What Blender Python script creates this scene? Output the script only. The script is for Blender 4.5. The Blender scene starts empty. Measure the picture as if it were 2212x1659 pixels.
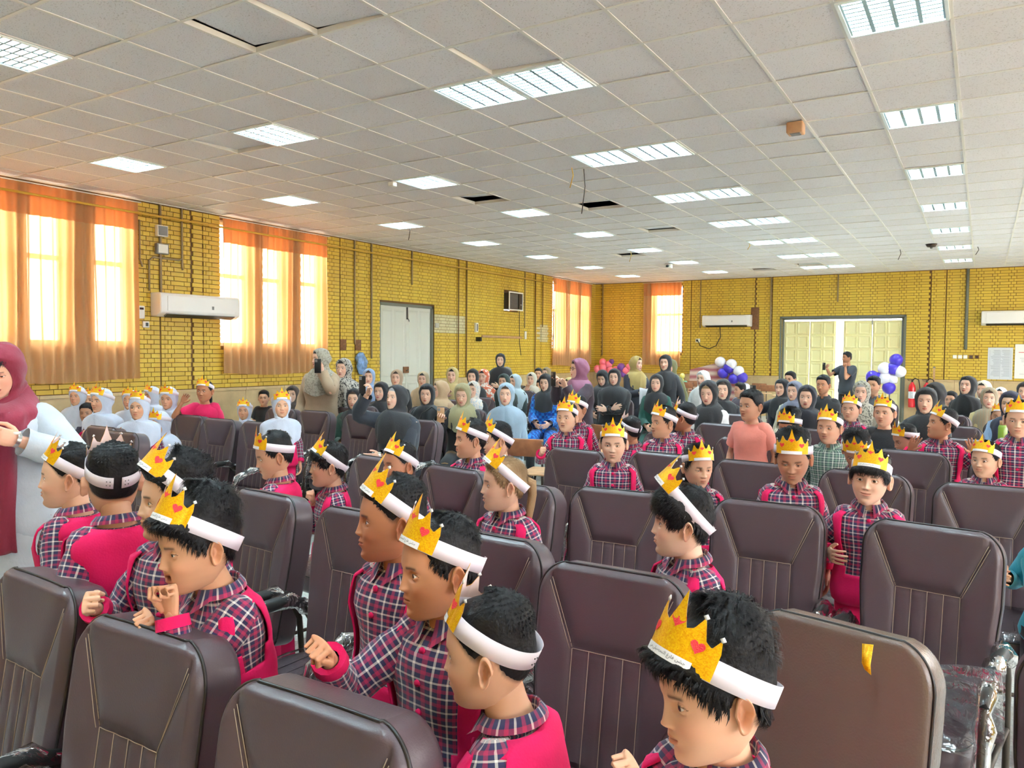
import bpy, math, random
import numpy as np
from mathutils import Vector, Matrix, Euler
random.seed(7); np.random.seed(7)
S = bpy.context.scene
COL = S.collection
pi = math.pi
# ------------------------------------------------------------------ camera
IW, IH = 2212, 1659
FPX = 1667.9
YAW, PIT, ROL = 0.54704, -0.04222, 0.00798
CH = 1.70
ZC = CH + 2.0827
GX, GY = -0.8241, 4.9677          # ceiling grid origin
XL, YB, XR, YF = -10.17, 21.55, 5.5, -3.6
fw = np.array([-math.sin(YAW)*math.cos(PIT), math.cos(YAW)*math.cos(PIT), math.sin(PIT)])
_r = np.array([math.cos(YAW), math.sin(YAW), 0.0]); _u = np.cross(_r, fw)
RR = np.array([_r*math.cos(ROL)+_u*math.sin(ROL), -_r*math.sin(ROL)+_u*math.cos(ROL), fw])
cd = bpy.data.cameras.new('camera'); cam = bpy.data.objects.new('camera', cd); COL.objects.link(cam)
cd.sensor_width = 36; cd.lens = FPX/IW*36; cd.clip_start = .05; cd.clip_end = 300
M = Matrix(((RR[0][0], RR[1][0], -RR[2][0], 0), (RR[0][1], RR[1][1], -RR[2][1], 0), (RR[0][2], RR[1][2], -RR[2][2], CH), (0, 0, 0, 1)))
cam.matrix_world = M; S.camera = cam
CAM = np.array([0, 0, CH])
def ray(x, y): return RR.T@np.array([(x-IW/2)/FPX, -(y-IH/2)/FPX, 1.])
def onz(x, y, z): d = ray(x, y); return CAM+d*(z-CH)/d[2]
def onx(x, y, X): d = ray(x, y); return CAM+d*X/d[0]
def ony(x, y, Y): d = ray(x, y); return CAM+d*Y/d[1]
def atd(x, y, dep): return CAM+ray(x, y)*dep
def pj(P):
    q = RR@(np.asarray(P, float)-CAM)
    return (IW/2+FPX*q[0]/q[2], IH/2-FPX*q[1]/q[2], q[2])
# ------------------------------------------------------------------ world, exposure
W = bpy.data.worlds.new('sky'); S.world = W; W.use_nodes = True
bg = W.node_tree.nodes['Background']; bg.inputs[0].default_value = (.92, .96, 1.0, 1); bg.inputs[1].default_value = 9.0
sun_d = bpy.data.lights.new('sun', 'SUN'); sun_d.energy = 3.0; sun_d.angle = .02; sun_d.color = (1, .93, .8)
sun = bpy.data.objects.new('sun', sun_d); COL.objects.link(sun); sun.rotation_euler = (math.radians(38), 0, math.radians(200))
TUBE_POWER = 84.0
S.view_settings.view_transform = 'Standard'; S.view_settings.look = 'None'
S.view_settings.exposure = 1.2; S.view_settings.gamma = 1.0; S.view_settings.use_curve_mapping = False
# ------------------------------------------------------------------ materials
def srgb(r, g, b):
    f = lambda c: (c/255/12.92) if c/255 <= .04045 else ((c/255+.055)/1.055)**2.4
    return (f(r), f(g), f(b), 1)
MATS = {}
def mat(name, col=(.8, .8, .8, 1), rough=.6, metal=0, spec=.5, trans=0, emit=0, bump=0, bscale=60, var=0, vscale=8, coat=0, sss=0, alpha=1, sheen=0):
    m = bpy.data.materials.new(name); m.use_nodes = True; nt = m.node_tree; b = nt.nodes['Principled BSDF']
    if len(col) == 3: col = (*col, 1)
    b.inputs['Base Color'].default_value = col; b.inputs['Roughness'].default_value = rough; b.inputs['Metallic'].default_value = metal
    b.inputs['Specular IOR Level'].default_value = spec
    if coat: b.inputs['Coat Weight'].default_value = coat; b.inputs['Coat Roughness'].default_value = .08
    if sheen: b.inputs['Sheen Weight'].default_value = sheen
    if emit:
        b.inputs['Emission Color'].default_value = col; b.inputs['Emission Strength'].default_value = emit
    if bump or var:
        tc = nt.nodes.new('ShaderNodeTexCoord')
    if bump:
        n = nt.nodes.new('ShaderNodeTexNoise'); n.inputs['Scale'].default_value = bscale; n.inputs['Detail'].default_value = 4
        bp = nt.nodes.new('ShaderNodeBump'); bp.inputs['Strength'].default_value = bump; bp.inputs['Distance'].default_value = .005
        nt.links.new(tc.outputs['Object'], n.inputs['Vector']); nt.links.new(n.outputs['Fac'], bp.inputs['Height']); nt.links.new(bp.outputs[0], b.inputs['Normal'])
    if var:
        n2 = nt.nodes.new('ShaderNodeTexNoise'); n2.inputs['Scale'].default_value = vscale; n2.inputs['Detail'].default_value = 3
        mr = nt.nodes.new('ShaderNodeMapRange'); mr.inputs[1].default_value = .3; mr.inputs[2].default_value = .7; mr.inputs[3].default_value = 1-var; mr.inputs[4].default_value = 1+var
        hs = nt.nodes.new('ShaderNodeHueSaturation'); hs.inputs['Color'].default_value = col
        nt.links.new(tc.outputs['Object'], n2.inputs['Vector']); nt.links.new(n2.outputs['Fac'], mr.inputs[0]); nt.links.new(mr.outputs[0], hs.inputs['Value']); nt.links.new(hs.outputs[0], b.inputs['Base Color'])
    MATS[name] = m; return m
def N(nt, t, **k):
    n = nt.nodes.new(t)
    for a, v in k.items():
        if a.startswith('i_'): n.inputs[a[2:].replace('_', ' ')].default_value = v
        else: setattr(n, a, v)
    return n
def M_(nt, op, a, b=None, c=None):
    n = nt.nodes.new('ShaderNodeMath'); n.operation = op
    for i, v in enumerate((a, b, c)):
        if v is None: continue
        if hasattr(v, 'is_output') or hasattr(v, 'links'): nt.links.new(v, n.inputs[i])
        else: n.inputs[i].default_value = v
    return n.outputs[0]
def mixc(nt, f, a, b):
    n = nt.nodes.new('ShaderNodeMix'); n.data_type = 'RGBA'
    for i, v in ((0, f), (6, a), (7, b)):
        if hasattr(v, 'links'): nt.links.new(v, n.inputs[i])
        else: n.inputs[i].default_value = v
    return n.outputs[2]
def brick_mat(name, c1, c2, rough=.45):
    m = mat(name, c1, rough, bump=.5, bscale=45); nt = m.node_tree; b = nt.nodes['Principled BSDF']
    oi = N(nt, 'ShaderNodeObjectInfo'); ge = N(nt, 'ShaderNodeNewGeometry')
    r = M_(nt, 'FRACT', M_(nt, 'ADD', M_(nt, 'MULTIPLY', oi.outputs['Random'], 7.3), ge.outputs['Random Per Island']))
    tc = N(nt, 'ShaderNodeTexCoord'); n = N(nt, 'ShaderNodeTexNoise'); n.inputs['Scale'].default_value = 1.3
    nt.links.new(ge.outputs['Position'], n.inputs['Vector'])
    f = M_(nt, 'MULTIPLY_ADD', n.outputs['Fac'], 1.6, -.3)
    f = M_(nt, 'ADD', M_(nt, 'MULTIPLY', r, .45), M_(nt, 'MULTIPLY', f, .55))
    nt.links.new(mixc(nt, f, c1, c2), b.inputs['Base Color']); return m
brick_mat('brick_yellow', srgb(222, 186, 62), srgb(198, 158, 56))
brick_mat('brick_white', srgb(222, 210, 168), srgb(200, 186, 140))
mat('mortar', srgb(108, 76, 38), .9, bump=.3)
mat('dado', srgb(196, 168, 124), .35, var=.12, vscale=5, bump=.1, bscale=30)
mat('floor_tile', srgb(196, 200, 196), .25, var=.15, vscale=60)
mat('grout', srgb(120, 118, 110), .8)
mat('door_white', srgb(206, 204, 190), .45, bump=.05)
mat('door_cream', srgb(236, 226, 168), .4, bump=.05)
mat('frame_dark', srgb(110, 112, 100), .5)
mat('ac_white', srgb(236, 232, 226), .3)
mat('grey_plastic', srgb(130, 128, 125), .5)
mat('dark_plastic', srgb(28, 28, 30), .4)
mat('white_plastic', srgb(236, 232, 224), .4)
mat('pipe_yellow', srgb(206, 160, 50), .45)
mat('pipe_brown', srgb(118, 84, 48), .6)
mat('conduit_grey', srgb(150, 128, 92), .5)
mat('metal', srgb(190, 188, 184), .3, metal=.9)
mat('metal_dark', srgb(70, 62, 54), .45, metal=.6)
mat('rust', srgb(120, 78, 46), .8, var=.3, vscale=30)
mat('bar_white', srgb(226, 222, 214), .4)
mat('louvre', srgb(226, 236, 236), .4)
mat('blade', srgb(150, 172, 176), .45)
mat('window_frame', srgb(226, 220, 205), .5)
mat('paper', srgb(240, 238, 242), .7)
mat('red_gloss', srgb(214, 30, 40), .25, coat=.5)
mat('black_rubber', srgb(22, 22, 22), .5)
mat('wood', srgb(150, 96, 62), .5, var=.2, vscale=14)
mat('wood_light', srgb(196, 150, 108), .5, var=.15, vscale=10)
mat('copper', srgb(196, 120, 84), .2, metal=.9)
mat('gold', srgb(220, 170, 70), .3, metal=.9)
mat('outside_ground', srgb(220, 205, 180), .9)
m = mat('tube', (1, 1, 1, 1), .5)
b = m.node_tree.nodes['Principled BSDF']; b.inputs['Emission Color'].default_value = (.74, .93, 1.0, 1); b.inputs['Emission Strength'].default_value = TUBE_POWER
# ceiling tile with fissures
m = mat('ceiling_tile', srgb(222, 208, 196), .9); nt = m.node_tree; b = nt.nodes['Principled BSDF']
ge = N(nt, 'ShaderNodeNewGeometry'); n = N(nt, 'ShaderNodeTexNoise'); n.inputs['Scale'].default_value = 90; n.inputs['Detail'].default_value = 3
nt.links.new(ge.outputs['Position'], n.inputs['Vector'])
mr = N(nt, 'ShaderNodeMapRange'); mr.inputs[1].default_value = .58; mr.inputs[2].default_value = .68; nt.links.new(n.outputs['Fac'], mr.inputs[0])
oi = N(nt, 'ShaderNodeObjectInfo')
base = mixc(nt, M_(nt, 'FRACT', M_(nt, 'ADD', M_(nt, 'MULTIPLY', oi.outputs['Random'], 5.1), ge.outputs['Random Per Island'])), srgb(230, 227, 229), srgb(222, 218, 218))
nt.links.new(mixc(nt, M_(nt, 'MULTIPLY', mr.outputs[0], .45), base, srgb(150, 138, 128)), b.inputs['Base Color'])
bp = N(nt, 'ShaderNodeBump'); bp.inputs['Strength'].default_value = .5; bp.inputs['Distance'].default_value = -.004; nt.links.new(mr.outputs[0], bp.inputs['Height']); nt.links.new(bp.outputs[0], b.inputs['Normal'])
# curtain cloth: woven, lets daylight through
def curtain_mat(name, tcol, dcol, clear):
    m = bpy.data.materials.new(name); m.use_nodes = True; nt = m.node_tree; out = nt.nodes['Material Output']; nt.nodes.remove(nt.nodes['Principled BSDF'])
    t = N(nt, 'ShaderNodeBsdfTranslucent'); t.inputs[0].default_value = tcol; d = N(nt, 'ShaderNodeBsdfDiffuse'); d.inputs[0].default_value = dcol
    tr = N(nt, 'ShaderNodeBsdfTransparent'); tr.inputs[0].default_value = (1, .8, .5, 1)
    a = N(nt, 'ShaderNodeMixShader'); a.inputs[0].default_value = .30; c = N(nt, 'ShaderNodeMixShader'); c.inputs[0].default_value = clear
    nt.links.new(d.outputs[0], a.inputs[1]); nt.links.new(t.outputs[0], a.inputs[2]); lw = N(nt, 'ShaderNodeLayerWeight'); lw.inputs[0].default_value = .5; nt.links.new(M_(nt, 'MULTIPLY', M_(nt, 'POWER', M_(nt, 'SUBTRACT', 1.0, lw.outputs['Facing']), 2.0), clear), c.inputs[0])
    nt.links.new(a.outputs[0], c.inputs[1]); nt.links.new(tr.outputs[0], c.inputs[2]); nt.links.new(c.outputs[0], out.inputs[0])
    MATS[name] = m
curtain_mat('curtain', (1.0, .54, .20, 1), srgb(196, 160, 118), .13)
curtain_mat('curtain_header', (.9, .30, .08, 1), srgb(190, 148, 104), .02)
# leather, film
m = mat('leather', srgb(80, 65, 70), .36, bump=.10, bscale=260, spec=.5); 
mat('leather_plain', srgb(104, 86, 78), .27, bump=.15, bscale=200)
mat('piping', srgb(34, 28, 28), .4)
mat('thread', srgb(170, 150, 130), .7)
def film_mat():
    m = bpy.data.materials.new('film'); m.use_nodes = True; nt = m.node_tree; out = nt.nodes['Material Output']; nt.nodes.remove(nt.nodes['Principled BSDF'])
    g = N(nt, 'ShaderNodeBsdfGlossy'); g.inputs['Roughness'].default_value = .12; tr = N(nt, 'ShaderNodeBsdfTransparent'); tr.inputs[0].default_value = (.96, .97, .98, 1)
    lw = N(nt, 'ShaderNodeLayerWeight'); lw.inputs[0].default_value = .35
    tc = N(nt, 'ShaderNodeTexCoord'); no = N(nt, 'ShaderNodeTexNoise'); no.inputs['Scale'].default_value = 11; no.inputs['Detail'].default_value = 3; no.inputs['Distortion'].default_value = 1.5
    bp = N(nt, 'ShaderNodeBump'); bp.inputs['Strength'].default_value = .55; bp.inputs['Distance'].default_value = .02
    nt.links.new(tc.outputs['Object'], no.inputs['Vector']); nt.links.new(no.outputs['Fac'], bp.inputs['Height']); nt.links.new(bp.outputs[0], g.inputs['Normal'])
    f = M_(nt, 'MULTIPLY_ADD', lw.outputs['Fresnel'], .7, .10)
    a = N(nt, 'ShaderNodeMixShader'); nt.links.new(f, a.inputs[0]); nt.links.new(tr.outputs[0], a.inputs[1]); nt.links.new(g.outputs[0], a.inputs[2]); nt.links.new(a.outputs[0], out.inputs[0])
    MATS['film'] = m
film_mat()
m = bpy.data.materials.new('glass'); m.use_nodes = True; nt = m.node_tree; out = nt.nodes['Material Output']; nt.nodes.remove(nt.nodes['Principled BSDF'])
g = N(nt, 'ShaderNodeBsdfGlossy'); g.inputs['Roughness'].default_value = .02; tr = N(nt, 'ShaderNodeBsdfTransparent'); a = N(nt, 'ShaderNodeMixShader'); a.inputs[0].default_value = .06
nt.links.new(tr.outputs[0], a.inputs[1]); nt.links.new(g.outputs[0], a.inputs[2]); nt.links.new(a.outputs[0], out.inputs[0]); MATS['glass'] = m
# ------------------------------------------------------------------ mesh helpers
class MB:
    def __init__(s): s.V = []; s.F = []; s.I = []; s.n = 0; s.U = []; s.C = []
    def add(s, V, F, mi=0, uv=None, col=None):
        V = np.asarray(V, float).reshape(-1, 3); s.V.append(V)
        for f in F: s.F.append(tuple(i+s.n for i in f))
        s.I += list(mi) if hasattr(mi, '__len__') else [mi]*len(F)
        s.U.append(np.zeros((len(V), 2)) if uv is None else np.asarray(uv, float).reshape(-1, 2))
        s.C.append(np.tile([1., 1, 1], (len(V), 1)) if col is None else (np.tile(col, (len(V), 1)) if np.ndim(col) == 1 else np.asarray(col, float)))
        s.n += len(V); return s
    def box(s, c, d, mi=0, R=None):
        x, y, z = d[0]/2, d[1]/2, d[2]/2
        V = np.array([[-x, -y, -z], [x, -y, -z], [x, y, -z], [-x, y, -z], [-x, -y, z], [x, -y, z], [x, y, z], [-x, y, z]])
        if R is not None: V = V@np.asarray(R).T
        return s.add(V+np.asarray(c), [(0, 3, 2, 1), (4, 5, 6, 7), (0, 1, 5, 4), (1, 2, 6, 5), (2, 3, 7, 6), (3, 0, 4, 7)], mi)
    def rbox(s, c, d, r, mi=0, n=3):
        # box with rounded edges (superellipsoid-like corner inset grid)
        k = 2*n+2; t = [];
        for i in range(n+1): a = i/n*pi/2; t.append((-1, 1-math.cos(a), math.sin(a)))
        sx, sy, sz = d[0]/2-r, d[1]/2-r, d[2]/2-r
        V = []; rings = []
        for lat in [-pi/2+i*pi/2/n for i in range(n+1)]+[i*pi/2/n for i in range(n+1)]:
            sg = -1 if len(rings) <= n else 1
            ring = []
            for q, (cx, cy) in enumerate(((1, 1), (-1, 1), (-1, -1), (1, -1))):
                for i in range(n+1):
                    a = q*pi/2+i*pi/2/n
                    V.append((cx*sx+r*math.cos(lat)*math.cos(a), cy*sy+r*math.cos(lat)*math.sin(a), sg*sz+r*math.sin(lat))); ring.append(len(V)-1)
            rings.append(ring)
        F = []
        L = len(rings[0])
        for a, b2 in zip(rings, rings[1:]):
            for i in range(L): j = (i+1) % L; F.append((a[i], a[j], b2[j], b2[i]))
        F.append(tuple(reversed(rings[0]))); F.append(tuple(rings[-1]))
        return s.add(np.array(V)+np.asarray(c), F, mi)
    def loft(s, rings, mi=0, closed=True, caps=True, uv=None, col=None):
        rings = [np.asarray(r, float) for r in rings]; L = len(rings[0]); F = []
        for k in range(len(rings)-1):
            for i in range(L if closed else L-1):
                j = (i+1) % L; F.append((k*L+i, k*L+j, (k+1)*L+j, (k+1)*L+i))
        if caps and closed: F.append(tuple(range(L-1, -1, -1))); F.append(tuple((len(rings)-1)*L+i for i in range(L)))
        return s.add(np.concatenate(rings), F, mi, uv, col)
    def tube(s, pts, r, n=8, mi=0, caps=True):
        P = [np.asarray(p, float) for p in pts]; R = [r]*len(P) if np.ndim(r) == 0 else r
        rings = []; up = None
        for i, p in enumerate(P):
            t = (P[min(i+1, len(P)-1)]-P[max(i-1, 0)]); t = t/(np.linalg.norm(t)+1e-9)
            if up is None: up = np.array([0, 0, 1.]) if abs(t[2]) < .9 else np.array([1., 0, 0])
            a = np.cross(t, up); a /= np.linalg.norm(a)+1e-9; b_ = np.cross(a, t); up = b_
            rings.append([p+R[i]*(a*math.cos(q)+b_*math.sin(q)) for q in np.arange(n)/n*2*pi])
        return s.loft(rings, mi, True, caps)
    def lathe(s, prof, c=(0, 0, 0), n=20, mi=0):
        rings = [[(c[0]+r*math.cos(q), c[1]+r*math.sin(q), c[2]+z) for q in np.arange(n)/n*2*pi] for r, z in prof]
        return s.loft(rings, mi)
    def sph(s, c, r, n=16, mi=0, sc=(1, 1, 1), col=None):
        m = n//2+1; rings = [[(c[0]+r*sc[0]*math.sin(t)*math.cos(q), c[1]+r*sc[1]*math.sin(t)*math.sin(q), c[2]-r*sc[2]*math.cos(t)) for q in np.arange(n)/n*2*pi] for t in np.linspace(.02, pi-.02, m)]
        return s.loft(rings, mi, col=col)
    def mesh(s, name, mats, smooth=True, attr=False, uvs=False):
        me = bpy.data.meshes.new(name); V = np.concatenate(s.V) if s.V else np.zeros((0, 3))
        me.from_pydata(V.tolist(), [], s.F)
        for k in (mats if isinstance(mats, (list, tuple)) else [mats]): me.materials.append(MATS[k] if isinstance(k, str) else k)
        me.polygons.foreach_set('material_index', s.I)
        me.polygons.foreach_set('use_smooth', [smooth]*len(s.F))
        if attr:
            C = np.concatenate(s.C); at = me.color_attributes.new('Col', 'FLOAT_COLOR', 'POINT')
            at.data.foreach_set('color', np.hstack([C, np.ones((len(C), 1))]).ravel())
        if uvs:
            U = np.concatenate(s.U); ul = me.uv_layers.new(name='UVMap'); li = np.zeros(len(me.loops), int); me.loops.foreach_get('vertex_index', li); ul.data.foreach_set('uv', U[li].ravel())
        return me
    def obj(s, name, mats, parent=None, smooth=True, attr=False, uvs=False, sharp=None, **pr):
        return link(name, s.mesh(name, mats, smooth, attr, uvs), parent, sharp=sharp, **pr)
def link(name, me, parent=None, loc=None, sharp=None, **pr):
    o = bpy.data.objects.new(name, me); COL.objects.link(o)
    if parent is not None: o.parent = parent
    if loc is not None: o.location = loc
    if sharp is not None and me is not None:
        me.set_sharp_from_angle(angle=math.radians(sharp))
    for k, v in pr.items(): o[k] = v
    return o
def thing(name, label, cat, loc=(0, 0, 0), rz=0, group=None):
    o = bpy.data.objects.new(name, None); COL.objects.link(o); o.location = tuple(float(v) for v in loc); o.rotation_euler = (0, 0, rz); o.empty_display_size = .1
    o['label'] = label; o['category'] = cat
    if group: o['group'] = group
    return o
def tag(o, label, cat, group=None):
    o['label'] = label; o['category'] = cat
    if group: o['group'] = group
    return o
def kids_of(o): return [c for c in o.children]
def dup(root, loc=None, rz=None, parent=None, label=None, group=None):
    r = root.copy(); COL.objects.link(r)
    if parent is not None: r.parent = parent
    if loc is not None: r.location = tuple(float(v) for v in loc)
    if rz is not None: r.rotation_euler = (0, 0, rz)
    if label: r['label'] = label
    if group: r['group'] = group
    for c in root.children: dup(c, parent=r)
    return r
# (index of children must be read before copying; root.children is stable while copies go to r)
# ================================================================== setting
def struct(name, mb, mats, smooth=False, parent=None, **k):
    o = mb.obj(name, mats, parent, smooth=smooth, **k)
    if parent is None: o['kind'] = 'structure'
    return o
def slab(mb, lo, hi, mi=0):
    lo = np.array(lo, float); hi = np.array(hi, float); mb.box((lo+hi)/2, hi-lo, mi)
# floor: grout bed + tiles
f_ = MB(); slab(f_, (XL-.3, YF-.3, -.1), (XR+.3, YB+.3, -.006)); floor = struct('floor', f_, ['grout'])
TS = .4
def tile_mesh(w, d, h, ch, flip=False):
    b_ = MB(); x, y = w/2, d/2
    s_ = -1 if flip else 1
    V = [(-x, -y, -s_*h), (x, -y, -s_*h), (x, y, -s_*h), (-x, y, -s_*h), (-x, -y, -s_*ch), (x, -y, -s_*ch), (x, y, -s_*ch), (-x, y, -s_*ch), (-x+ch, -y+ch, 0), (x-ch, -y+ch, 0), (x-ch, y-ch, 0), (-x+ch, y-ch, 0)]
    F = [(8, 9, 10, 11)]+[(4+i, 4+(i+1) % 4, 8+(i+1) % 4, 8+i) for i in range(4)]+[(i, (i+1) % 4, 4+(i+1) % 4, 4+i) for i in range(4)]
    if flip: F = [tuple(reversed(f)) for f in F]
    return np.array(V), F
def lay(pieces, parent, name, mats, mi=0):
    """pieces: list of (center, V, F, meshkey, mi). 300 largest in view become parts, the rest one stuff part"""
    sc = []
    for k, p in enumerate(pieces):
        x, y, d = pj(p[0]); vis = d > .3 and -40 < x < IW+40 and -40 < y < IH+40
        sc.append((-(p[5]/d**2) if vis else 0, k))
    sc.sort(); top = set(k for v, k in sc[:296] if v < 0)
    cache = {}; st = MB()
    for k, (c, V, F, key, m_i, ar) in enumerate(pieces):
        if k in top:
            if (key, m_i) not in cache:
                b_ = MB(); b_.add(V, F, 0); cache[(key, m_i)] = b_.mesh(name, [mats[m_i]], smooth=False)
            link(name, cache[(key, m_i)], parent, loc=tuple(c))
        else: st.add(V+np.array(c), F, m_i)
    if st.n: o = st.obj(name+'_field', mats, parent, smooth=False); o['kind'] = 'stuff'
fp = []
V, F = tile_mesh(TS-.004, TS-.004, .006, .0015)
for i in range(int((XR-XL)/TS)+1):
    for j in range(int((YB-YF)/TS)+1):
        c = (XL+TS*(i+.5), YF+TS*(j+.5), 0); dd = np.linalg.norm(np.array(c)-CAM)
        fp.append((c, V, F, 't', 0, 1.7/dd))
lay(fp, floor, 'floor_tile', ['floor_tile'])
# brick walls ------------------------------------------------------------
DADO = 1.09; BP = .0665
WIN_L = [(.3, .9), (1.15, 1.75), (2.0, 2.6), (4.25, 4.9), (5.09, 5.6), (5.94, 6.47), (7.93, 8.55), (8.77, 9.29), (9.6, 10.16), (18.8, 19.45), (19.75, 20.25), (20.5, 21.0)]  # the first three are unseen windows added for daylight
WZ0, WZ1 = 1.75, 3.7
def brick_V(L, h, t, ch, axis):
    # brick face towards +normal ; local (u along wall, z up, n out)
    x, z = L/2, h/2
    P = [(-x, -z, 0), (x, -z, 0), (x, z, 0), (-x, z, 0), (-x, -z, t-ch), (x, -z, t-ch), (x, z, t-ch), (-x, z, t-ch), (-x+ch, -z+ch, t), (x-ch, -z+ch, t), (x-ch, z-ch, t), (-x+ch, z-ch, t)]
    F = [(8, 9, 10, 11)]+[(4+i, 4+(i+1) % 4, 8+(i+1) % 4, 8+i) for i in range(4)]+[(i, (i+1) % 4, 4+(i+1) % 4, 4+i) for i in range(4)]
    V = []
    for u, z_, n_ in P: V.append({'L': (n_, -u, z_), 'B': (-u*-1, -n_, z_)}[axis])
    if axis == 'B': V = [(u, -n_, z_) for u, z_, n_ in P]
    return np.array(V), F
def wall_bricks(axis, lo, hi, holes, lines, whites, parent):
    ps = []; row = 0; z = DADO+.01; rnd = random.Random(3)
    while z+BP-.008 <= ZC:
        u = lo+(0 if row % 2 == 0 else -.155); k = row
        while u < hi:
            L = .222 if k % 2 == 0 else .105; k += 1
            a, b_ = u+.004, u+L-.004; u += L
            segs = [(a, b_)]
            for (h0, h1, z0, z1) in holes:
                if z+BP > z0 and z < z1:
                    ns = []
                    for s0, s1 in segs:
                        if s1 <= h0 or s0 >= h1: ns.append((s0, s1))
                        else:
                            if s0 < h0: ns.append((s0, h0))
                            if s1 > h1: ns.append((h1, s1))
                    segs = ns
            for l in lines:
                ns = []
                for s0, s1 in segs:
                    if s0 < l < s1: ns += [(s0, l-.012), (l+.012, s1)]
                    else: ns.append((s0, s1))
                segs = ns
            for s0, s1 in segs:
                s0 = max(s0, lo); s1 = min(s1, hi)
                if s1-s0 < .025: continue
                w = round(s1-s0, 3); cu = (s0+s1)/2; cz = z+(BP-.008)/2
                V, F = brick_V(w, BP-.008, .016, .002, axis)
                c = (XL, cu, cz) if axis == 'L' else (cu, YB, cz)
                wh = any(w0 < cu < w1 and q0 < cz < q1 for w0, w1, q0, q1 in whites)
                dv = np.array(c)-CAM; dd = np.linalg.norm(dv); cosn = abs(dv[0 if axis == 'L' else 1])/dd
                ps.append((c, V, F, w, 1 if wh else 0, w*cosn))
        z += BP; row += 1
    lay(ps, parent, 'brick', ['brick_yellow', 'brick_white'])
def wall_with_holes(name, axis, pos, lo, hi, holes, th=.25, m='mortar'):
    b_ = MB(); cuts = sorted(set([lo, hi]+[h[0] for h in holes]+[h[1] for h in holes]))
    for a, c in zip(cuts, cuts[1:]):
        zs = [(0, ZC+.3)]
        for h in holes:
            if h[0] <= a+1e-6 and h[1] >= c-1e-6:
                zs = [(0, h[2]), (h[3], ZC+.3)]
        for z0, z1 in zs:
            if z1-z0 < .01: continue
            if axis == 'L': slab(b_, (pos-th, a, z0), (pos, c, z1))
            elif axis == 'R': slab(b_, (pos, a, z0), (pos+th, c, z1))
            elif axis == 'B': slab(b_, (a, pos, z0), (c, pos+th, z1))
            else: slab(b_, (a, pos-th, z0), (c, pos, z1))
    return struct(name, b_, [m])
hl = [(a, c, WZ0, WZ1) for a, c in WIN_L]+[(11.66, 13.43, 0, 2.66), (16.26, 16.95, 2.72, 3.17)]
wl = wall_with_holes('wall_left', 'L', XL, YF, YB, hl)
vis_hl = hl
wall_bricks('L', 3.2, YB, [h for h in hl], [6.9, 7.42, 7.62, 10.55, 10.95, 14.26, 14.6, 17.75, 18.15], [(13.45, 14.6, 2.12, 2.5), (18.0, 18.6, 1.98, 2.4)], wl)
hb = [(-8.29, -7.41, 1.69, 3.65), (-4.63, -1.7, 0, 2.64)]
wb = wall_with_holes('wall_back', 'B', YB, XL-.25, XR+.25, hb)
wall_bricks('B', XL, 1.6, hb, [-9.95, -7.15, -5.35, -4.9, -1.13, -.8], [], wb)
wf = wall_with_holes('wall_front', 'F', YF, XL-.25, XR+.25, [], m='brick_yellow')
hr = [(a, a+1.4, 1.2, 3.7) for a in (-2.6, -.8, 1.2, 3.2, 5.2, 8.4, 10.4, 13.2, 15.4, 17.6)]  # unseen windows, made large and mostly uncurtained for soft white side daylight
wr = wall_with_holes('wall_right', 'R', XR, YF, YB, hr, m='brick_yellow')
# dado slabs of stone, each slab a part of its wall
def dado(axis, lo, hi, holes, parent, pos):
    u = lo; me = {}
    while u < hi-.01:
        e = min(u+.8, hi); segs = [(u, e)]
        for h in holes:
            if h[2] > .5: continue
            ns = []
            for s0, s1 in segs:
                if s1 <= h[0] or s0 >= h[1]: ns.append((s0, s1))
                else:
                    if s0 < h[0]: ns.append((s0, h[0]))
                    if s1 > h[1]: ns.append((h[1], s1))
            segs = ns
        for s0, s1 in segs:
            if s1-s0 < .03: continue
            w = round(s1-s0-.005, 3)
            for z0, z1 in ((.1, DADO-.045), (DADO-.042, DADO)):
                t = .02 if z0 < 1 else .035; k = (w, z0)
                if k not in me:
                    b_ = MB()
                    if axis == 'L': b_.box((t/2, 0, 0), (t, w, z1-z0))
                    else: b_.box((0, -t/2, 0), (w, t, z1-z0))
                    me[k] = b_.mesh('stone_slab', ['dado'], smooth=False)
                c = (pos, (s0+s1)/2, (z0+z1)/2) if axis == 'L' else ((s0+s1)/2, pos, (z0+z1)/2)
                link('stone_slab', me[k], parent, loc=c)
        u = e
dado('L', YF, YB, hl, wl, XL); dado('B', XL, XR, hb, wb, YB)
b_ = MB(); slab(b_, (XL, YF, 0), (XL+.028, 11.66, .1)); slab(b_, (XL, 13.43, 0), (XL+.028, YB, .1)); struct('baseboard_left', b_, ['dado'])
b_ = MB(); slab(b_, (XL+.03, YB-.028, 0), (-4.63, YB, .1)); slab(b_, (-1.7, YB-.028, 0), (XR, YB, .1)); struct('baseboard_back', b_, ['dado'])
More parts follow.
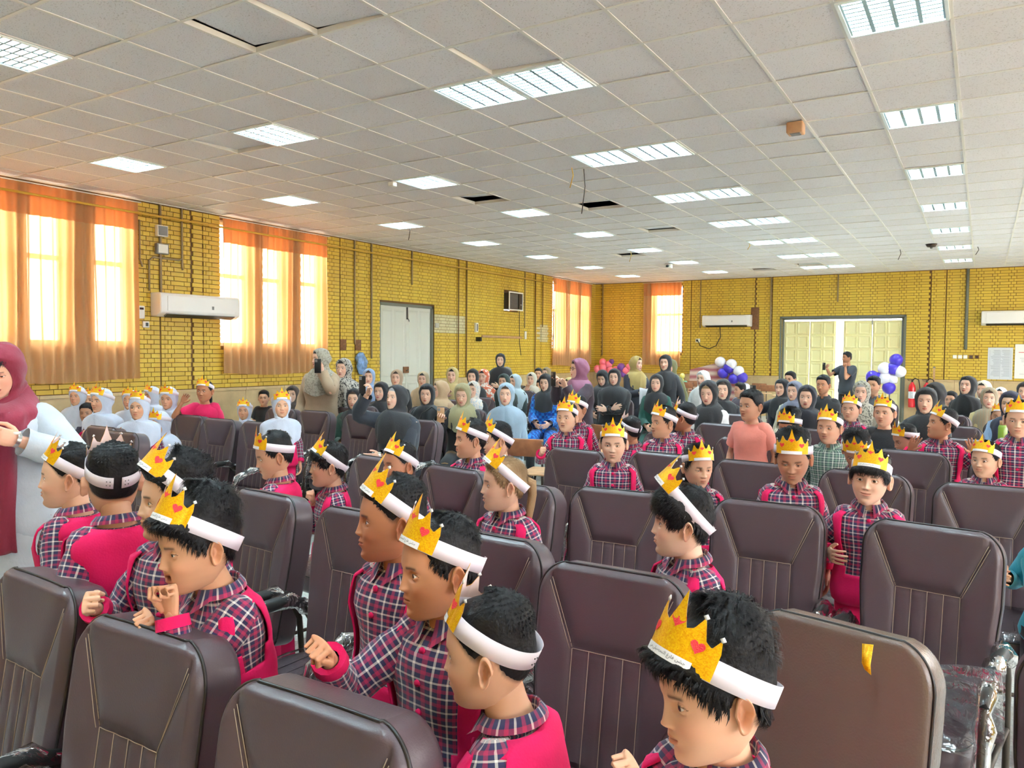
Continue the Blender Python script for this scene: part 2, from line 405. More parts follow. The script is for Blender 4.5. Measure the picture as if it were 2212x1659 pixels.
# windows: frame, mullion, transom, pane
wn = 0
def window(axis, pos, a, c, z0, z1, th=.25):
    global wn; wn += 1
    fr = MB(); w = .05; y0 = pos-.16 if axis == 'L' else (pos+.16)
    def B(u0, u1, q0, q1, d=.06):
        if axis in 'LR': slab(fr, (y0-d/2, u0, q0), (y0+d/2, u1, q1))
        else: slab(fr, (u0, y0-d/2, q0), (u1, y0+d/2, q1))
    B(a, a+w, z0, z1); B(c-w, c, z0, z1); B(a+w, c-w, z0, z0+w); B(a+w, c-w, z1-w, z1); zt = z0+(z1-z0)*.57; B(a+w, c-w, zt-.03, zt+.03); 
    o = struct('window_%d' % wn, fr, ['window_frame'])
    for q0, q1 in ((z0+w, zt-.03), (zt+.03, z1-w)):
        g = MB()
        if axis in 'LR': g.box((y0, (a+c)/2, (q0+q1)/2), (.004, c-a-2*w, q1-q0))
        else: g.box(((a+c)/2, y0, (q0+q1)/2), (c-a-2*w, .004, q1-q0))
        g.obj('pane', ['glass'], o, smooth=False)
for a, c in WIN_L: window('L', XL, a, c, WZ0, WZ1)
window('B', YB, -8.29, -7.41, 1.69, 3.65)
for h in hr: window('R', XR, h[0], h[1], h[2], h[3])
b_ = MB(); slab(b_, (-60, -40, -.4), (60, 70, -.2)); struct('ground', b_, ['outside_ground'])
# ceiling ----------------------------------------------------------------
b_ = MB(); slab(b_, (XL-.25, YF-.25, ZC+.3), (XR+.25, YB+.25, ZC+.45)); ceil_ = struct('ceiling', b_, ['grey_plastic'])
i0 = int(math.floor((XL-GX)/.6)); i1 = int(math.ceil((XR-GX)/.6)); j0 = int(math.floor((YF-GY)/.6)); j1 = int(math.ceil((YB-GY)/.6))
FIX = []
for k in range(-2, 7):
    for i in (0, -5, -4, -9, -13, 4): FIX.append((i, 4*k))  # the last column is an unseen row of lamps added for its light
fixset = set(FIX)
def cell(px, py): p = onz(px, py, ZC); return (int(math.floor((p[0]-GX)/.6)), int(math.floor((p[1]-GY)/.6)))
ODD = {}
for px, py, dz, rx, ry in ((430, 60, .03, 0, .06), (500, 300, .02, .05, 0), (700, 55, .02, .03, .05), (1055, 436, .05, .16, 0), (1297, 450, .05, .2, 0), (1420, 490, .03, .08, 0), (1350, 552, .04, .12, 0), (1770, 568, .04, .1, 0), (1640, 583, .04, .12, .1), (1000, 110, .02, 0, .04)):
    ODD[cell(px, py)] = (dz, rx, ry)
cp = []
for i in range(i0, i1):
    for j in range(j0, j1):
        if (i, j) in fixset: continue
        x0_, x1_ = max(GX+i*.6, XL), min(GX+i*.6+.6, XR); y0_, y1_ = max(GY+j*.6, YF), min(GY+j*.6+.6, YB)
        if x1_-x0_ < .05 or y1_-y0_ < .05: continue
        w, d = round(x1_-x0_-.014, 3), round(y1_-y0_-.014, 3)
        V, F = tile_mesh(w, d, .015, .0, flip=True)
        if (i, j) in ODD:
            dz, rx, ry = ODD[(i, j)]; V = V@np.array(Euler((rx, ry, .02)).to_matrix()).T+np.array([0, 0, dz]); key = ('o', i, j)
        else:
            dz = random.choice((0, 0, 0, 0, .004)); V = V+np.array([0, 0, dz]); key = (w, d, dz)
        c = ((x0_+x1_)/2, (y0_+y1_)/2, ZC); dd = np.linalg.norm(np.array(c)-CAM)
        cp.append((c, V, F, key, 0, 2.08/dd))
lay(cp, ceil_, 'ceiling_tile', ['ceiling_tile'])
bm1 = MB(); bm1.box((0, 0, 0), (.024, YB-YF, .006)); bm1.box((0, 0, .02), (.004, YB-YF, .04)); m1 = bm1.mesh('grid_bar', ['bar_white'], smooth=False)
bm2 = MB(); bm2.box((0, 0, 0), (XR-XL, .024, .006)); bm2.box((0, 0, .02), (XR-XL, .004, .04)); m2 = bm2.mesh('grid_bar', ['bar_white'], smooth=False)
for i in range(i0+1, i1): link('grid_bar', m1, ceil_, loc=(GX+i*.6, (YF+YB)/2, ZC-.002))
for j in range(j0+1, j1): link('grid_bar', m2, ceil_, loc=((XL+XR)/2, GY+j*.6, ZC-.003))
b_ = MB()
for lo, hi in (((XL, YF, ZC-.012), (XL+.02, YB, ZC)), ((XL, YB-.02, ZC-.012), (XR, YB, ZC))): slab(b_, lo, hi)
struct('trim_1', b_, ['bar_white'])
# recessed lights
fl = MB(); 
for sx in (-1, 1):
    fl.box((sx*.28, 0, .0), (.02, .58, .02)); fl.box((0, sx*.28, .0), (.54, .02, .02))
    fl.box((sx*.285, 0, .05), (.01, .58, .1)); fl.box((0, sx*.285, .05), (.58, .01, .1))
fl.box((0, 0, .1), (.58, .58, .01)); m_frame = fl.mesh('light_frame', ['louvre'], smooth=False)
tb = MB(); tb.tube([(0, -.27, 0), (0, .27, 0)], .017, 8); m_tube = tb.mesh('lamp_tube', ['tube'])
lv = MB()
for k in range(5):
    x = -.27+k*.135
    lv.add([(x-.012, -.27, 0), (x+.012, -.27, 0), (x+.002, -.27, .056), (x-.002, -.27, .056), (x-.012, .27, 0), (x+.012, .27, 0), (x+.002, .27, .056), (x-.002, .27, .056)], [(0, 4, 5, 1), (1, 5, 6, 2), (2, 6, 7, 3), (3, 7, 4, 0)])
for k in range(4):
    x = -.2025+k*.135
    for j in range(1, 9):
        y = -.27+j*.06
        lv.add([(x-.06, y-.008, .002), (x+.06, y-.008, .002), (x+.06, y+.008, .002), (x-.06, y+.008, .002), (x-.06, y, .05), (x+.06, y, .05)], [(0, 3, 2, 1), (0, 1, 5, 4), (3, 4, 5, 2)])
m_louv = lv.mesh('louvre', ['blade'], smooth=False)
colname = {0: 'single row over the chairs by the back door', -5: 'double row along the middle', -4: 'double row along the middle', -9: 'single row between the middle and the curtain wall', -13: 'single row next to the curtain wall', 4: 'unseen row added over the far side'}
ordn = ['last-but-two behind the photographer', 'behind the photographer', 'first', 'second', 'third', 'fourth', 'fifth', 'sixth', 'seventh']
ordw = {-2: 'one overhead', -1: 'at the frame edge', 0: 'first', 1: 'second', 2: 'third', 3: 'fourth', 4: 'fifth', 5: 'sixth', 6: 'last'}
proto = None
for i, j in FIX:
    k = j//4
    if i == -5: cn = 'double row, curtain-side half'
    elif i == -4: cn = 'double row, half away from the curtains'
    elif i == 0: cn = 'single row beyond the double row'
    elif i == -9: cn = 'row between middle and curtains'
    elif i == -13: cn = 'row along the curtain wall'
    else: cn = 'unseen outer row added for light'
    lab = 'square ceiling light, %s of the %s' % (ordw[k], cn)
    loc = (GX+(i+.5)*.6, GY+(j+.5)*.6, ZC-.004)
    if proto is None:
        t = thing('ceiling_light', lab, 'ceiling light', loc, 0, 'square louvred lights in the tiled ceiling')
        link('light_frame', m_frame, t)
        for q in range(4): link('lamp_tube', m_tube, t, loc=(-.2025+q*.135, 0, .072))
        link('louvre', m_louv, t); proto = t
    else: t = dup(proto, loc, label=lab)
# curtains ----------------------------------------------------------------
def curtain(axis, pos, a, c, z0, z1, label, dens=9, amp=.035, off=.075):
    root = thing('curtain', label, 'curtain', (0, 0, 0)); L = c-a; nu = int(L*70); nz = 26; b_ = MB(); V = []; U = []
    ph = random.random()*6
    for k in range(nz+1):
        v = k/nz; z = z1-(z1-z0)*v
        for i in range(nu+1):
            u = i/nu; am = amp*(.45+.55*min(1, v*2.2))
            w = math.sin(u*L*dens*2*pi*.8+ph+.8*math.sin(u*7+ph)+.25*math.sin(v*4+u*9))
            d = off+am*w+.012*math.sin(u*23+v*3)
            uu = a+L*u+.012*math.sin(v*5+u*31)*v; zz = z+(.02*math.sin(u*L*3+ph)*v)
            V.append((pos+d, uu, zz) if axis == 'L' else ((pos-d, uu, zz) if axis == 'R' else (uu, pos-d, zz)))
    F = [(k*(nu+1)+i, k*(nu+1)+i+1, (k+1)*(nu+1)+i+1, (k+1)*(nu+1)+i) for k in range(nz) for i in range(nu)]
    b_.add(V, F); b_.obj('cloth', ['curtain'], root)
    h = MB(); V = np.array(V).reshape(nz+1, nu+1, 3); n2 = 4; H = V[:n2+1].copy(); 
    if axis == 'L': H[..., 0] += .008
    elif axis == 'R': H[..., 0] -= .008
    else: H[..., 1] -= .008
    h.add(H.reshape(-1, 3), [(k*(nu+1)+i, k*(nu+1)+i+1, (k+1)*(nu+1)+i+1, (k+1)*(nu+1)+i) for k in range(n2) for i in range(nu)]); h.obj('curtain_header', ['curtain_header'], root)
    r = MB(); zr = z1+.012
    p0, p1 = ((pos+off, a-.05, zr), (pos+off, c+.05, zr)) if axis == 'L' else (((pos-off, a-.05, zr), (pos-off, c+.05, zr)) if axis == 'R' else ((a-.05, pos-off, zr), (c+.05, pos-off, zr)))
    r.tube([p0, p1], .008, 6); r.obj('curtain_rail', ['bar_white'], root); return root
curtain('L', XL, 3.9, 6.53, 1.26, 3.72, 'long orange-beige curtain beside the split air conditioner, next to the woman in the white coat')
curtain('L', XL, 7.93, 10.18, 1.30, 3.72, 'orange-beige curtain between the big air conditioner and the white double door')
curtain('L', XL, 18.68, 21.15, 1.31, 3.72, 'far orange curtain on the side wall next to the corner')
curtain('B', YB, -8.56, -7.42, 1.32, 3.72, 'short orange curtain on the back wall, brightly lit')
curtain('L', XL, .1, 2.8, 1.3, 3.72, 'unseen orange-beige curtain over the added windows behind the woman in the white coat')  # hangs over the windows added for daylight, outside the view
curtain('R', XR, 3.0, 4.8, 1.1, 3.72, 'orange curtain on the wall across the hall from the brick side wall', dens=7)
# doors --------------------------------------------------------------------
d1 = MB(); fr = .06
slab(d1, (XL-.12, 11.66, 0), (XL-.02, 11.66+fr, 2.66)); slab(d1, (XL-.12, 13.43-fr, 0), (XL-.02, 13.43, 2.66)); slab(d1, (XL-.12, 11.66, 2.6), (XL-.02, 13.43, 2.66))
door1 = struct('door_1', d1, ['frame_dark'])
y0, y1 = 11.66+fr, 13.43-fr; lw = (y1-y0)/2
for q in range(2):
    lf = MB(); a = y0+q*lw+.004; c = a+lw-.008; xw = XL-.075
    slab(lf, (xw-.02, a, .02), (xw+.02, c, 2.6)); lo = lf.obj('door_leaf', ['door_white'], door1, smooth=False)
    for s_ in range(2):
        pa = a+.04+s_*(lw-.02)/2; pc = pa+(lw-.02)/2-.05
        for z0, z1 in ((.08, 1.05), (1.16, 2.54)):
            pn = MB(); x = xw+.02
            o_ = [(x, pa, z0), (x, pc, z0), (x, pc, z1), (x, pa, z1)]; i_ = .03
            V = o_+[(x+.014, pa+i_, z0+i_), (x+.014, pc-i_, z0+i_), (x+.014, pc-i_, z1-i_), (x+.014, pa+i_, z1-i_)]+[(x+.002, pa+2*i_, z0+2*i_), (x+.002, pc-2*i_, z0+2*i_), (x+.002, pc-2*i_, z1-2*i_), (x+.002, pa+2*i_, z1-2*i_)]
            F = [(k, (k+1) % 4, 4+(k+1) % 4, 4+k) for k in range(4)]+[(4+k, 4+(k+1) % 4, 8+(k+1) % 4, 8+k) for k in range(4)]+[(8, 9, 10, 11)]
            pn.add(V, F); pn.obj('raised_panel', ['door_white'], lo, smooth=False)
lk = MB(); ym = y0+lw; lk.box((XL-.035, ym-.02, 1.30), (.03, .16, .13)); lk.obj('lock_plate', ['rust'], door1, smooth=False)
lk = MB(); lk.tube([(XL-.02, ym+.02, 1.3), (XL-.0, ym+.02, 1.3), (XL-.0, ym-.06, 1.28)], .009, 8); lk.obj('door_handle', ['metal_dark'], door1)
lk = MB(); lk.box((XL-.045, ym+.03, 2.47), (.02, .03, .25)); lk.tube([(XL-.03, ym+.03, 2.36), (XL-.0, ym+.03, 2.33), (XL-.02, ym+.06, 2.3)], .007, 6); lk.obj('bolt', ['metal_dark'], door1)
# back door
d2 = MB(); slab(d2, (-4.63, YB+.02, 0), (-4.58, YB+.12, 2.64)); slab(d2, (-1.75, YB+.02, 0), (-1.7, YB+.12, 2.64)); slab(d2, (-4.63, YB+.02, 2.6), (-1.7, YB+.12, 2.64))
door2 = struct('door_2', d2, ['frame_dark'])
def leaf(x0, x1, ang, hinge):
    w = x1-x0; lf = MB(); nx = 2; nz = 7
    R = np.array([[math.cos(ang), -math.sin(ang), 0], [math.sin(ang), math.cos(ang), 0], [0, 0, 1]]); org = np.array([x0 if hinge == 0 else x1, YB+.06, 0])
    T = lambda P: (np.array(P)-np.array([0 if hinge == 0 else w, 0, 0]))@R.T+org
    bb = MB(); slab(bb, (.004, -.02, .02), (w-.004, .02, 2.56)); lf.add(T(bb.V[0]), bb.F); lo = lf.obj('door_leaf', ['door_cream'], door2, smooth=False)
    for i in range(nx):
        for j in range(nz):
            pa = .02+i*(w-.04)/nx+.02; pc = .02+(i+1)*(w-.04)/nx-.02; z0 = .05+j*2.5/nz+.02; z1 = .05+(j+1)*2.5/nz-.02; y = -.02; k_ = .035
            V = [(pa, y, z0), (pc, y, z0), (pc, y, z1), (pa, y, z1), (pa+.01, y-.02, z0+.01), (pc-.01, y-.02, z0+.01), (pc-.01, y-.02, z1-.01), (pa+.01, y-.02, z1-.01), (pa+k_+.01, y-.004, z0+k_+.01), (pc-k_-.01, y-.004, z0+k_+.01), (pc-k_-.01, y-.004, z1-k_-.01), (pa+k_+.01, y-.004, z1-k_-.01)]
            F = [(k, (k+1) % 4, 4+(k+1) % 4, 4+k) for k in range(4)]+[(4+k, 4+(k+1) % 4, 8+(k+1) % 4, 8+k) for k in range(4)]+[(8, 9, 10, 11)]
            p_ = MB(); p_.add(T(V), F); p_.obj('embossed_panel', ['door_cream'], lo, smooth=False)
leaf(-4.58, -3.93, 0, 0); leaf(-3.93, -3.28, 0, 0); leaf(-3.10, -2.42, .12, 1); leaf(-2.42, -1.75, 0, 1)
b_ = MB(); b_.box((-2.42, YB, 2.53), (.03, .02, .16)); b_.obj('bolt', ['metal'], door2, smooth=False)
b_ = MB(); b_.box((-4.66, YB-.03, 1.33), (.05, .012, 2.7)); b_.box((-1.67, YB-.03, 1.33), (.05, .012, 2.7)); b_.box((-3.165, YB-.03, 2.665), (3.04, .012, .045)); struct('trim_2', b_, ['frame_dark'])
# ================================================================== wall fittings
def pipe(name, pts, r, m, label, cat='pipe', group=None):
    b_ = MB(); b_.tube(pts, r, 8); o = b_.obj(name, [m]); tag(o, label, cat, group); return o
X1 = XL+.016
pipe('gas_pipe', [(XL+.2, 4.0, 3.58), (XL+.2, 6.6, 3.56), (XL+.2, 10.4, 3.55), (XL+.18, 18.66, 3.55)], .016, 'pipe_yellow', 'thin yellow pipe running along the side wall under the ceiling')
for y, z0, r, m, lab in ((6.9, 2.52, .018, 'conduit_grey', 'grey conduit going down through two junction boxes above the air conditioner'), (7.25, 2.9, .016, 'conduit_grey', 'short conduit with a valve above the big air conditioner'), (11.39, 1.58, .02, 'conduit_grey', 'grey conduit ending in a hook just before the white double door'), (10.92, 1.84, .016, 'conduit_grey', 'grey conduit between curtain and white double door, ending at broken boxes'), (12.63, 3.1, .018, 'conduit_grey', 'short dark conduit above the white double door'), (14.3, 1.12, .012, 'pipe_brown', 'first brown cable pipe after the white double door'), (14.62, 1.12, .012, 'pipe_brown', 'second brown cable pipe after the white double door'), (17.25, 2.35, .014, 'conduit_grey', 'conduit right of the old window air conditioner'), (17.8, 1.15, .014, 'pipe_brown', 'brown cable pipe near the far curtain'), (18.2, 2.4, .012, 'pipe_brown', 'short brown cable pipe touching the far curtain')):
    pipe('conduit', [(X1+.02, y, ZC-.02), (X1+.02, y, z0), (X1+.004, y+.02, z0-.03)], r, m, lab, 'conduit')
pipe('conduit', [(X1+.02, 6.58, 3.5), (X1+.02, 6.58, 2.95), (X1+.02, 6.62, 2.85)], .012, 'conduit_grey', 'thin cable hanging at the edge of the first curtain', 'cable')
pipe('conduit', [(X1+.02, 6.72, 2.52), (X1+.02, 6.72, 2.95), (X1+.02, 6.78, 3.0), (X1+.02, 7.2, 3.0), (X1+.02, 7.25, 3.03)], .013, 'conduit_grey', 'conduit bent at a right angle over the big air conditioner', 'conduit')
pipe('conduit', [(X1+.03, 15.25, 2.05), (X1+.03, 17.05, 2.05)], .03, 'wood_light', 'short horizontal cable duct under the old window air conditioner', 'duct')
for x, z0, r, m, lab in ((-6.87, 2.4, .014, 'conduit_grey', 'thin conduit beside the bright curtain on the back wall'), (-4.93, 1.52, .022, 'conduit_grey', 'grey conduit left of the big cream door'), (-3.25, 3.05, .018, 'conduit_grey', 'short conduit above the big cream door'), (-.36, 1.83, .035, 'frame_dark', 'wide grey-green cable duct on the back wall right of the cream door'), (-9.9, 1.6, .018, 'conduit_grey', 'conduit in the far corner of the hall')):
    pipe('conduit', [(x, YB-.04, ZC-.02), (x, YB-.04, z0)], r, m, lab, 'conduit')
pipe('cable', [(-6.3, YB-.05, 2.42), (-6.28, YB-.06, 2.15), (-6.4, YB-.06, 1.9), (-6.6, YB-.06, 1.82), (-6.85, YB-.06, 1.9), (-6.93, YB-.05, 2.05)], .012, 'metal_dark', 'black cable looping from the small back-wall air conditioner to a socket', 'cable')
pipe('cable', [(XL+.05, 16.95, 2.75), (XL+.05, 16.97, 1.9), (XL+.05, 17.05, 1.6)], .009, 'metal_dark', 'black cable hanging from the old window air conditioner', 'cable')
def wbox(name, axis, u, z, w, h, d, m, label, cat, screen=None, group=None, extra=None):
    t = thing(name, label, cat, (XL+.016, u, z) if axis == 'L' else (u, YB-.016, z), 0 if axis == 'B' else pi/2, group)
    b_ = MB(); b_.rbox((0, -d/2, 0), (w, d, h), min(.008, d/3), 0, 2); b_.obj('case', [m], t)
    if screen:
        for (sx, sz, sw, sh, sm, nm) in screen:
            b_ = MB(); b_.box((sx, -d-.001, sz), (sw, .004, sh)); b_.obj(nm, [sm], t, smooth=False)
    return t
wbox('junction_box', 'L', 6.91, 3.385, .17, .16, .07, 'white_plastic', 'upper white junction box on the conduit above the air conditioner', 'junction box', [(0, 0, .14, .13, 'grey_plastic', 'lid')])
wbox('junction_box', 'L', 6.91, 3.13, .19, .15, .07, 'grey_plastic', 'lower grey junction box on the conduit above the air conditioner', 'junction box', [(0, 0, .15, .12, 'white_plastic', 'lid')])
wbox('thermostat', 'L', 6.585, 2.21, .1, .18, .04, 'white_plastic', 'white meter box with a small red display beside the first curtain', 'meter', [(0, .05, .06, .03, 'dark_plastic', 'display'), (0, .05, .04, .012, 'red_gloss', 'digits')])
wbox('socket', 'L', 6.66, 2.04, .1, .09, .03, 'white_plastic', 'white wall socket with a black plug below the meter box', 'socket', [(.01, 0, .04, .05, 'dark_plastic', 'plug')])
wbox('socket', 'B', -6.93, 2.05, .13, .11, .03, 'white_plastic', 'white wall socket with a black plug on the back wall by the cable loop', 'socket', [(-.02, 0, .05, .06, 'dark_plastic', 'plug')])
wbox('intercom', 'L', 15.0, 2.25, .1, .22, .06, 'white_plastic', 'white wall telephone on the brick wall after the white double door', 'telephone', [(0, 0, .05, .16, 'grey_plastic', 'handset')])
wbox('camera_arm', 'L', 15.05, 1.98, .06, .1, .14, 'dark_plastic', 'small black bracket below the white wall telephone', 'bracket')
wbox('broken_box', 'L', 10.62, 1.80, .16, .2, .02, 'rust', 'left one of two broken box holes near the white double door', 'box')
wbox('broken_box', 'L', 11.02, 1.80, .16, .2, .02, 'rust', 'right one of two broken box holes near the white double door', 'box')
wbox('socket', 'L', 13.5, 2.25, .12, .1, .03, 'metal', 'small shiny metal plate at the edge of the white double door', 'plate')
wbox('switch', 'L', 17.3, 2.12, .09, .2, .03, 'white_plastic', 'white double switch near the end of the horizontal duct', 'switch')
for k, x in enumerate((-.58, -.47, -.36, -.24, -.12)):
    wbox('light_switch', 'B', x, 1.655, .085, .085, .02, 'white_plastic' if k < 3 else 'rust', ['first white switch plate of the row of three', 'middle white switch plate of the row of three', 'last white switch plate, beside the rusty box', 'rusty open switch box beside the white plates', 'greyish open switch box nearest the paper sheets'][k], 'switch', [(0, 0, .04, .05, 'white_plastic' if k < 3 else 'metal_dark', 'rocker')])
# blue-white bag hanging on a nail
b_ = MB(); V = []
for k in range(9):
    for i in range(14):
        a = i/14*2*pi; r = (.04+.10*math.sin(pi*(k/8)**.8))*(1+.3*math.sin(3*a+k)); V.append((.03+.4*abs(r)*math.cos(a)+.03, r*math.sin(a), .2-.4*k/8+.02*math.sin(5*a)))
b_.loft(np.array(V).reshape(9, 14, 3)); o = b_.obj('plastic_bag', [mat('bag_blue', srgb(120, 150, 190), .4, var=.5, vscale=14)]); o.location = (XL+.02, 11.05, 1.45); tag(o, 'crumpled blue and white plastic bag hanging on the brick wall', 'bag')
# split air conditioners
def ac(axis, u0, u1, z0, z1, label, d=.23):
    w = u1-u0; h = z1-z0; t = thing('air_conditioner', label, 'air conditioner', (XL+.016, (u0+u1)/2, z0) if axis == 'L' else ((u0+u1)/2, YB-.016, z0), pi/2 if axis == 'L' else 0)
    prof = [(0, .0), (-d*.55, 0), (-d*.93, h*.12), (-d, h*.2), (-d*1.0, h*.85), (-d*.9, h*.97), (-d*.7, h), (0, h)]
    b_ = MB(); rings = []
    for x, k in ((-w/2, .93), (-w/2+.012, .99), (-w/2+.03, 1), (w/2-.03, 1), (w/2-.012, .99), (w/2, .93)): rings.append([(x, y*k, h/2+(z-h/2)*k) for y, z in prof])
    b_.loft(rings); b_.obj('body', ['ac_white'], t, smooth=True, sharp=35)
    b_ = MB(); b_.box((0, -d-.004, h*.55), (w*.84, .008, h*.62)); b_.obj('front_panel', ['ac_white'], t, smooth=False)
    b_ = MB(); b_.box((0, -d*.82, h*.07), (w*.86, d*.3, .012), R=np.array(Euler((-.5, 0, 0)).to_matrix())); b_.obj('air_flap', ['grey_plastic'], t, smooth=False)
    b_ = MB(); b_.box((0, -d*.8, h*.045), (w*.84, d*.34, .008), R=np.array(Euler((-.5, 0, 0)).to_matrix())); b_.obj('air_slot', ['dark_plastic'], t, smooth=False)
    b_ = MB(); b_.box((w*.13, -d-.009, h*.45), (.035, .004, .05)); b_.obj('badge', ['grey_plastic'], t, smooth=False)
    return t
ac('L', 6.75, 8.12, 2.16, 2.5, 'large white split air conditioner between the two curtains, yellow brick behind')
ac('B', -6.76, -5.42, 2.43, 2.75, 'white split air conditioner on the back wall beside the bright curtain')
ac('B', -.06, 1.3, 2.4, 2.74, 'white split air conditioner cut by the frame above the paper notices')
b_ = MB(); b_.box((-5.35, YB-.02, 2.65), (.22, .012, .6)); o = b_.obj('wall_patch', ['rust'], smooth=False); tag(o, 'rough grey-brown plaster patch behind the small back-wall air conditioner', 'plaster patch')
# old window air conditioner
t = thing('window_air_conditioner', 'old dark window air conditioner set in the side wall high up', 'air conditioner', (XL, 16.6, 2.95), pi/2)
b_ = MB(); b_.box((0, 0, 0), (.62, .3, .4)); b_.obj('case', ['metal_dark'], t, smooth=False)
b_ = MB()
for sx in (-1, 1): b_.box((sx*.325, -.16, 0), (.03, .02, .46)); b_.box((0, -.16, sx*.215), (.62, .02, .03))
b_.obj('surround', ['white_plastic'], t, smooth=False)
b_ = MB()
for k in range(11): b_.box((-.1, -.155, -.16+k*.032), (.38, .012, .01))
b_.obj('grille', ['grey_plastic'], t, smooth=False); b_ = MB(); b_.box((.2, -.16, 0), (.16, .02, .36)); b_.obj('control_panel', ['dark_plastic'], t, smooth=False)
b_ = MB(); b_.tube([(.2, -.165, -.08), (.2, -.19, -.08)], .02, 12); b_.obj('knob', ['metal'], t)
# posters: white notice sheets with printed lines
def notice(x0, x1, z0, z1, label, red=False, cols=2, rows=26):
    t = thing('notice', label, 'notice', ((x0+x1)/2, YB-.018, (z0+z1)/2)); w = x1-x0; h = z1-z0
    b_ = MB(); b_.box((0, -.004, 0), (w, .006, h)); b_.obj('sheet', [mat('sheet_grey' if not red else 'sheet_white', srgb(208, 208, 210) if not red else srgb(240, 232, 224), .7)], t, smooth=False)
    p = MB(); rnd = random.Random(4)
    for c in range(cols):
        for r in range(rows):
            z = h*.42-h*.85*r/rows; L = w*.8/cols*(.55+.4*rnd.random()); x = -w*.4+w*.8*(c+1)/cols-w*.02-L/2; p.box((x, -.0076, z), (L, .0006, h*.009))
    if not red:
        for c in range(3): p.box((-w*.42+w*.42*c, -.0076, -.02), (.004, .0006, h*.9))
    p.obj('print_lines', [mat('ink_grey' if not red else 'ink_pale', srgb(150, 150, 156), .8)], t, smooth=False, kind='stuff')
    if red:
        p = MB(); p.box((0, -.0078, h*.27), (w*.8, .0008, .012)); p.obj('red_rule', ['red_gloss'], t, smooth=False)
        fr_ = MB()
        for sx in (-1, 1): fr_.box((sx*w/2, -.006, 0), (.02, .014, h+.02)); fr_.box((0, -.006, sx*h/2), (w, .014, .02))
        fr_.obj('frame', ['white_plastic'], t, smooth=False)
notice(.1, .6, 1.13, 1.88, 'grey-white paper notice printed in table columns, taped to the bricks')
notice(.65, 1.25, 1.17, 1.95, 'framed white notice with a red line, cut by the frame edge', True, 1, 16)
# fire extinguishers
def extinguisher(x, z, s, label, y=YB-.16):
    t = thing('fire_extinguisher', label, 'fire extinguisher', (x, y, z), 0, 'fire extinguishers beside the cream door')
    b_ = MB(); b_.lathe([(.001, 0), (.075, .0), (.08, .03), (.08, .48), (.07, .54), (.035, .59), (.03, .62), (.001, .62)], n=20); b_.obj('cylinder', ['red_gloss'], t)
    b_ = MB(); b_.lathe([(.001, 0), (.0812, 0), (.0812, .17), (.001, .17)], (0, 0, .22), 20); b_.obj('label_band', ['paper'], t, sharp=40)
    b_ = MB()
    for k in range(5): b_.box((0, -.082, .25+.028*k), (.07-.01*(k % 2), .003, .008))
    b_.obj('label_print', ['dark_plastic'], t, smooth=False)
    b_ = MB(); b_.tube([(0, 0, .6), (0, 0, .68)], .02, 10); b_.box((-.04, 0, .69), (.14, .025, .012)); b_.box((-.04, 0, .655), (.12, .025, .01), R=np.array(Euler((0, .2, 0)).to_matrix())); b_.obj('valve', ['metal_dark'], t)
    b_ = MB(); b_.box((0, .12, .5), (.05, .09, .04)); b_.box((0, .15, .42), (.08, .014, .3)); b_.obj('wall_bracket', ['metal_dark'], t, smooth=False)
    b_ = MB(); b_.tube([(0, 0, .65), (.06, 0, .72), (.14, -.01, .68), (.17, -.02, .5), (.17, -.02, .25), (.15, -.02, .1)], .012, 8); b_.tube([(.15, -.02, .15), (.14, -.02, -.05)], [.02, .035], 10); b_.obj('hose', ['black_rubber'], t)
extinguisher(-1.47, .4, 1, 'red fire extinguisher with white label, nearest the cream door'); extinguisher(-1.15, .4, 1, 'second red fire extinguisher, half hidden by a black headscarf')
# balloons
def balloon(p, r, colr, label, group, cat='balloon'):
    k = 'balloon_'+colr
    if k not in MATS: mat(k, {'pink': srgb(248, 120, 140), 'purple': srgb(116, 60, 150), 'blue': srgb(70, 50, 190), 'white': srgb(240, 238, 246), 'yellow': srgb(236, 226, 120), 'green': srgb(140, 214, 190)}[colr], .3, coat=.3)
    t = thing('balloon', label, cat, tuple(p), random.random()*6, group)
    me = MATS.get('_bm'); b_ = MB(); b_.lathe([(.001, -1.12), (.03, -1.10), (.06, -1.06), (.3, -.95), (.62, -.72), (.88, -.38), (.99, 0), (.95, .3), (.78, .62), (.5, .85), (.2, .97), (.001, 1)], n=20)
    b_.V[0] *= r; b_.obj('skin', [k], t); n_ = MB(); n_.lathe([(.02*r, -.0), (.09*r, -.06*r), (.1*r, -.09*r), (.02*r, -.08*r)], (0, 0, -1.1*r), 10); n_.obj('knot', [k], t)
    t.rotation_euler = (random.uniform(-.9, .9), random.uniform(-.9, .9), 0)
def balloons(lst, Y, group, where):
    for px, py, rp, colr, extra in lst:
        P = ony(px, py, Y); d = pj(P)[2]; balloon(P, rp*d/FPX, colr, '%s balloon %s' % (colr, extra), group)
    
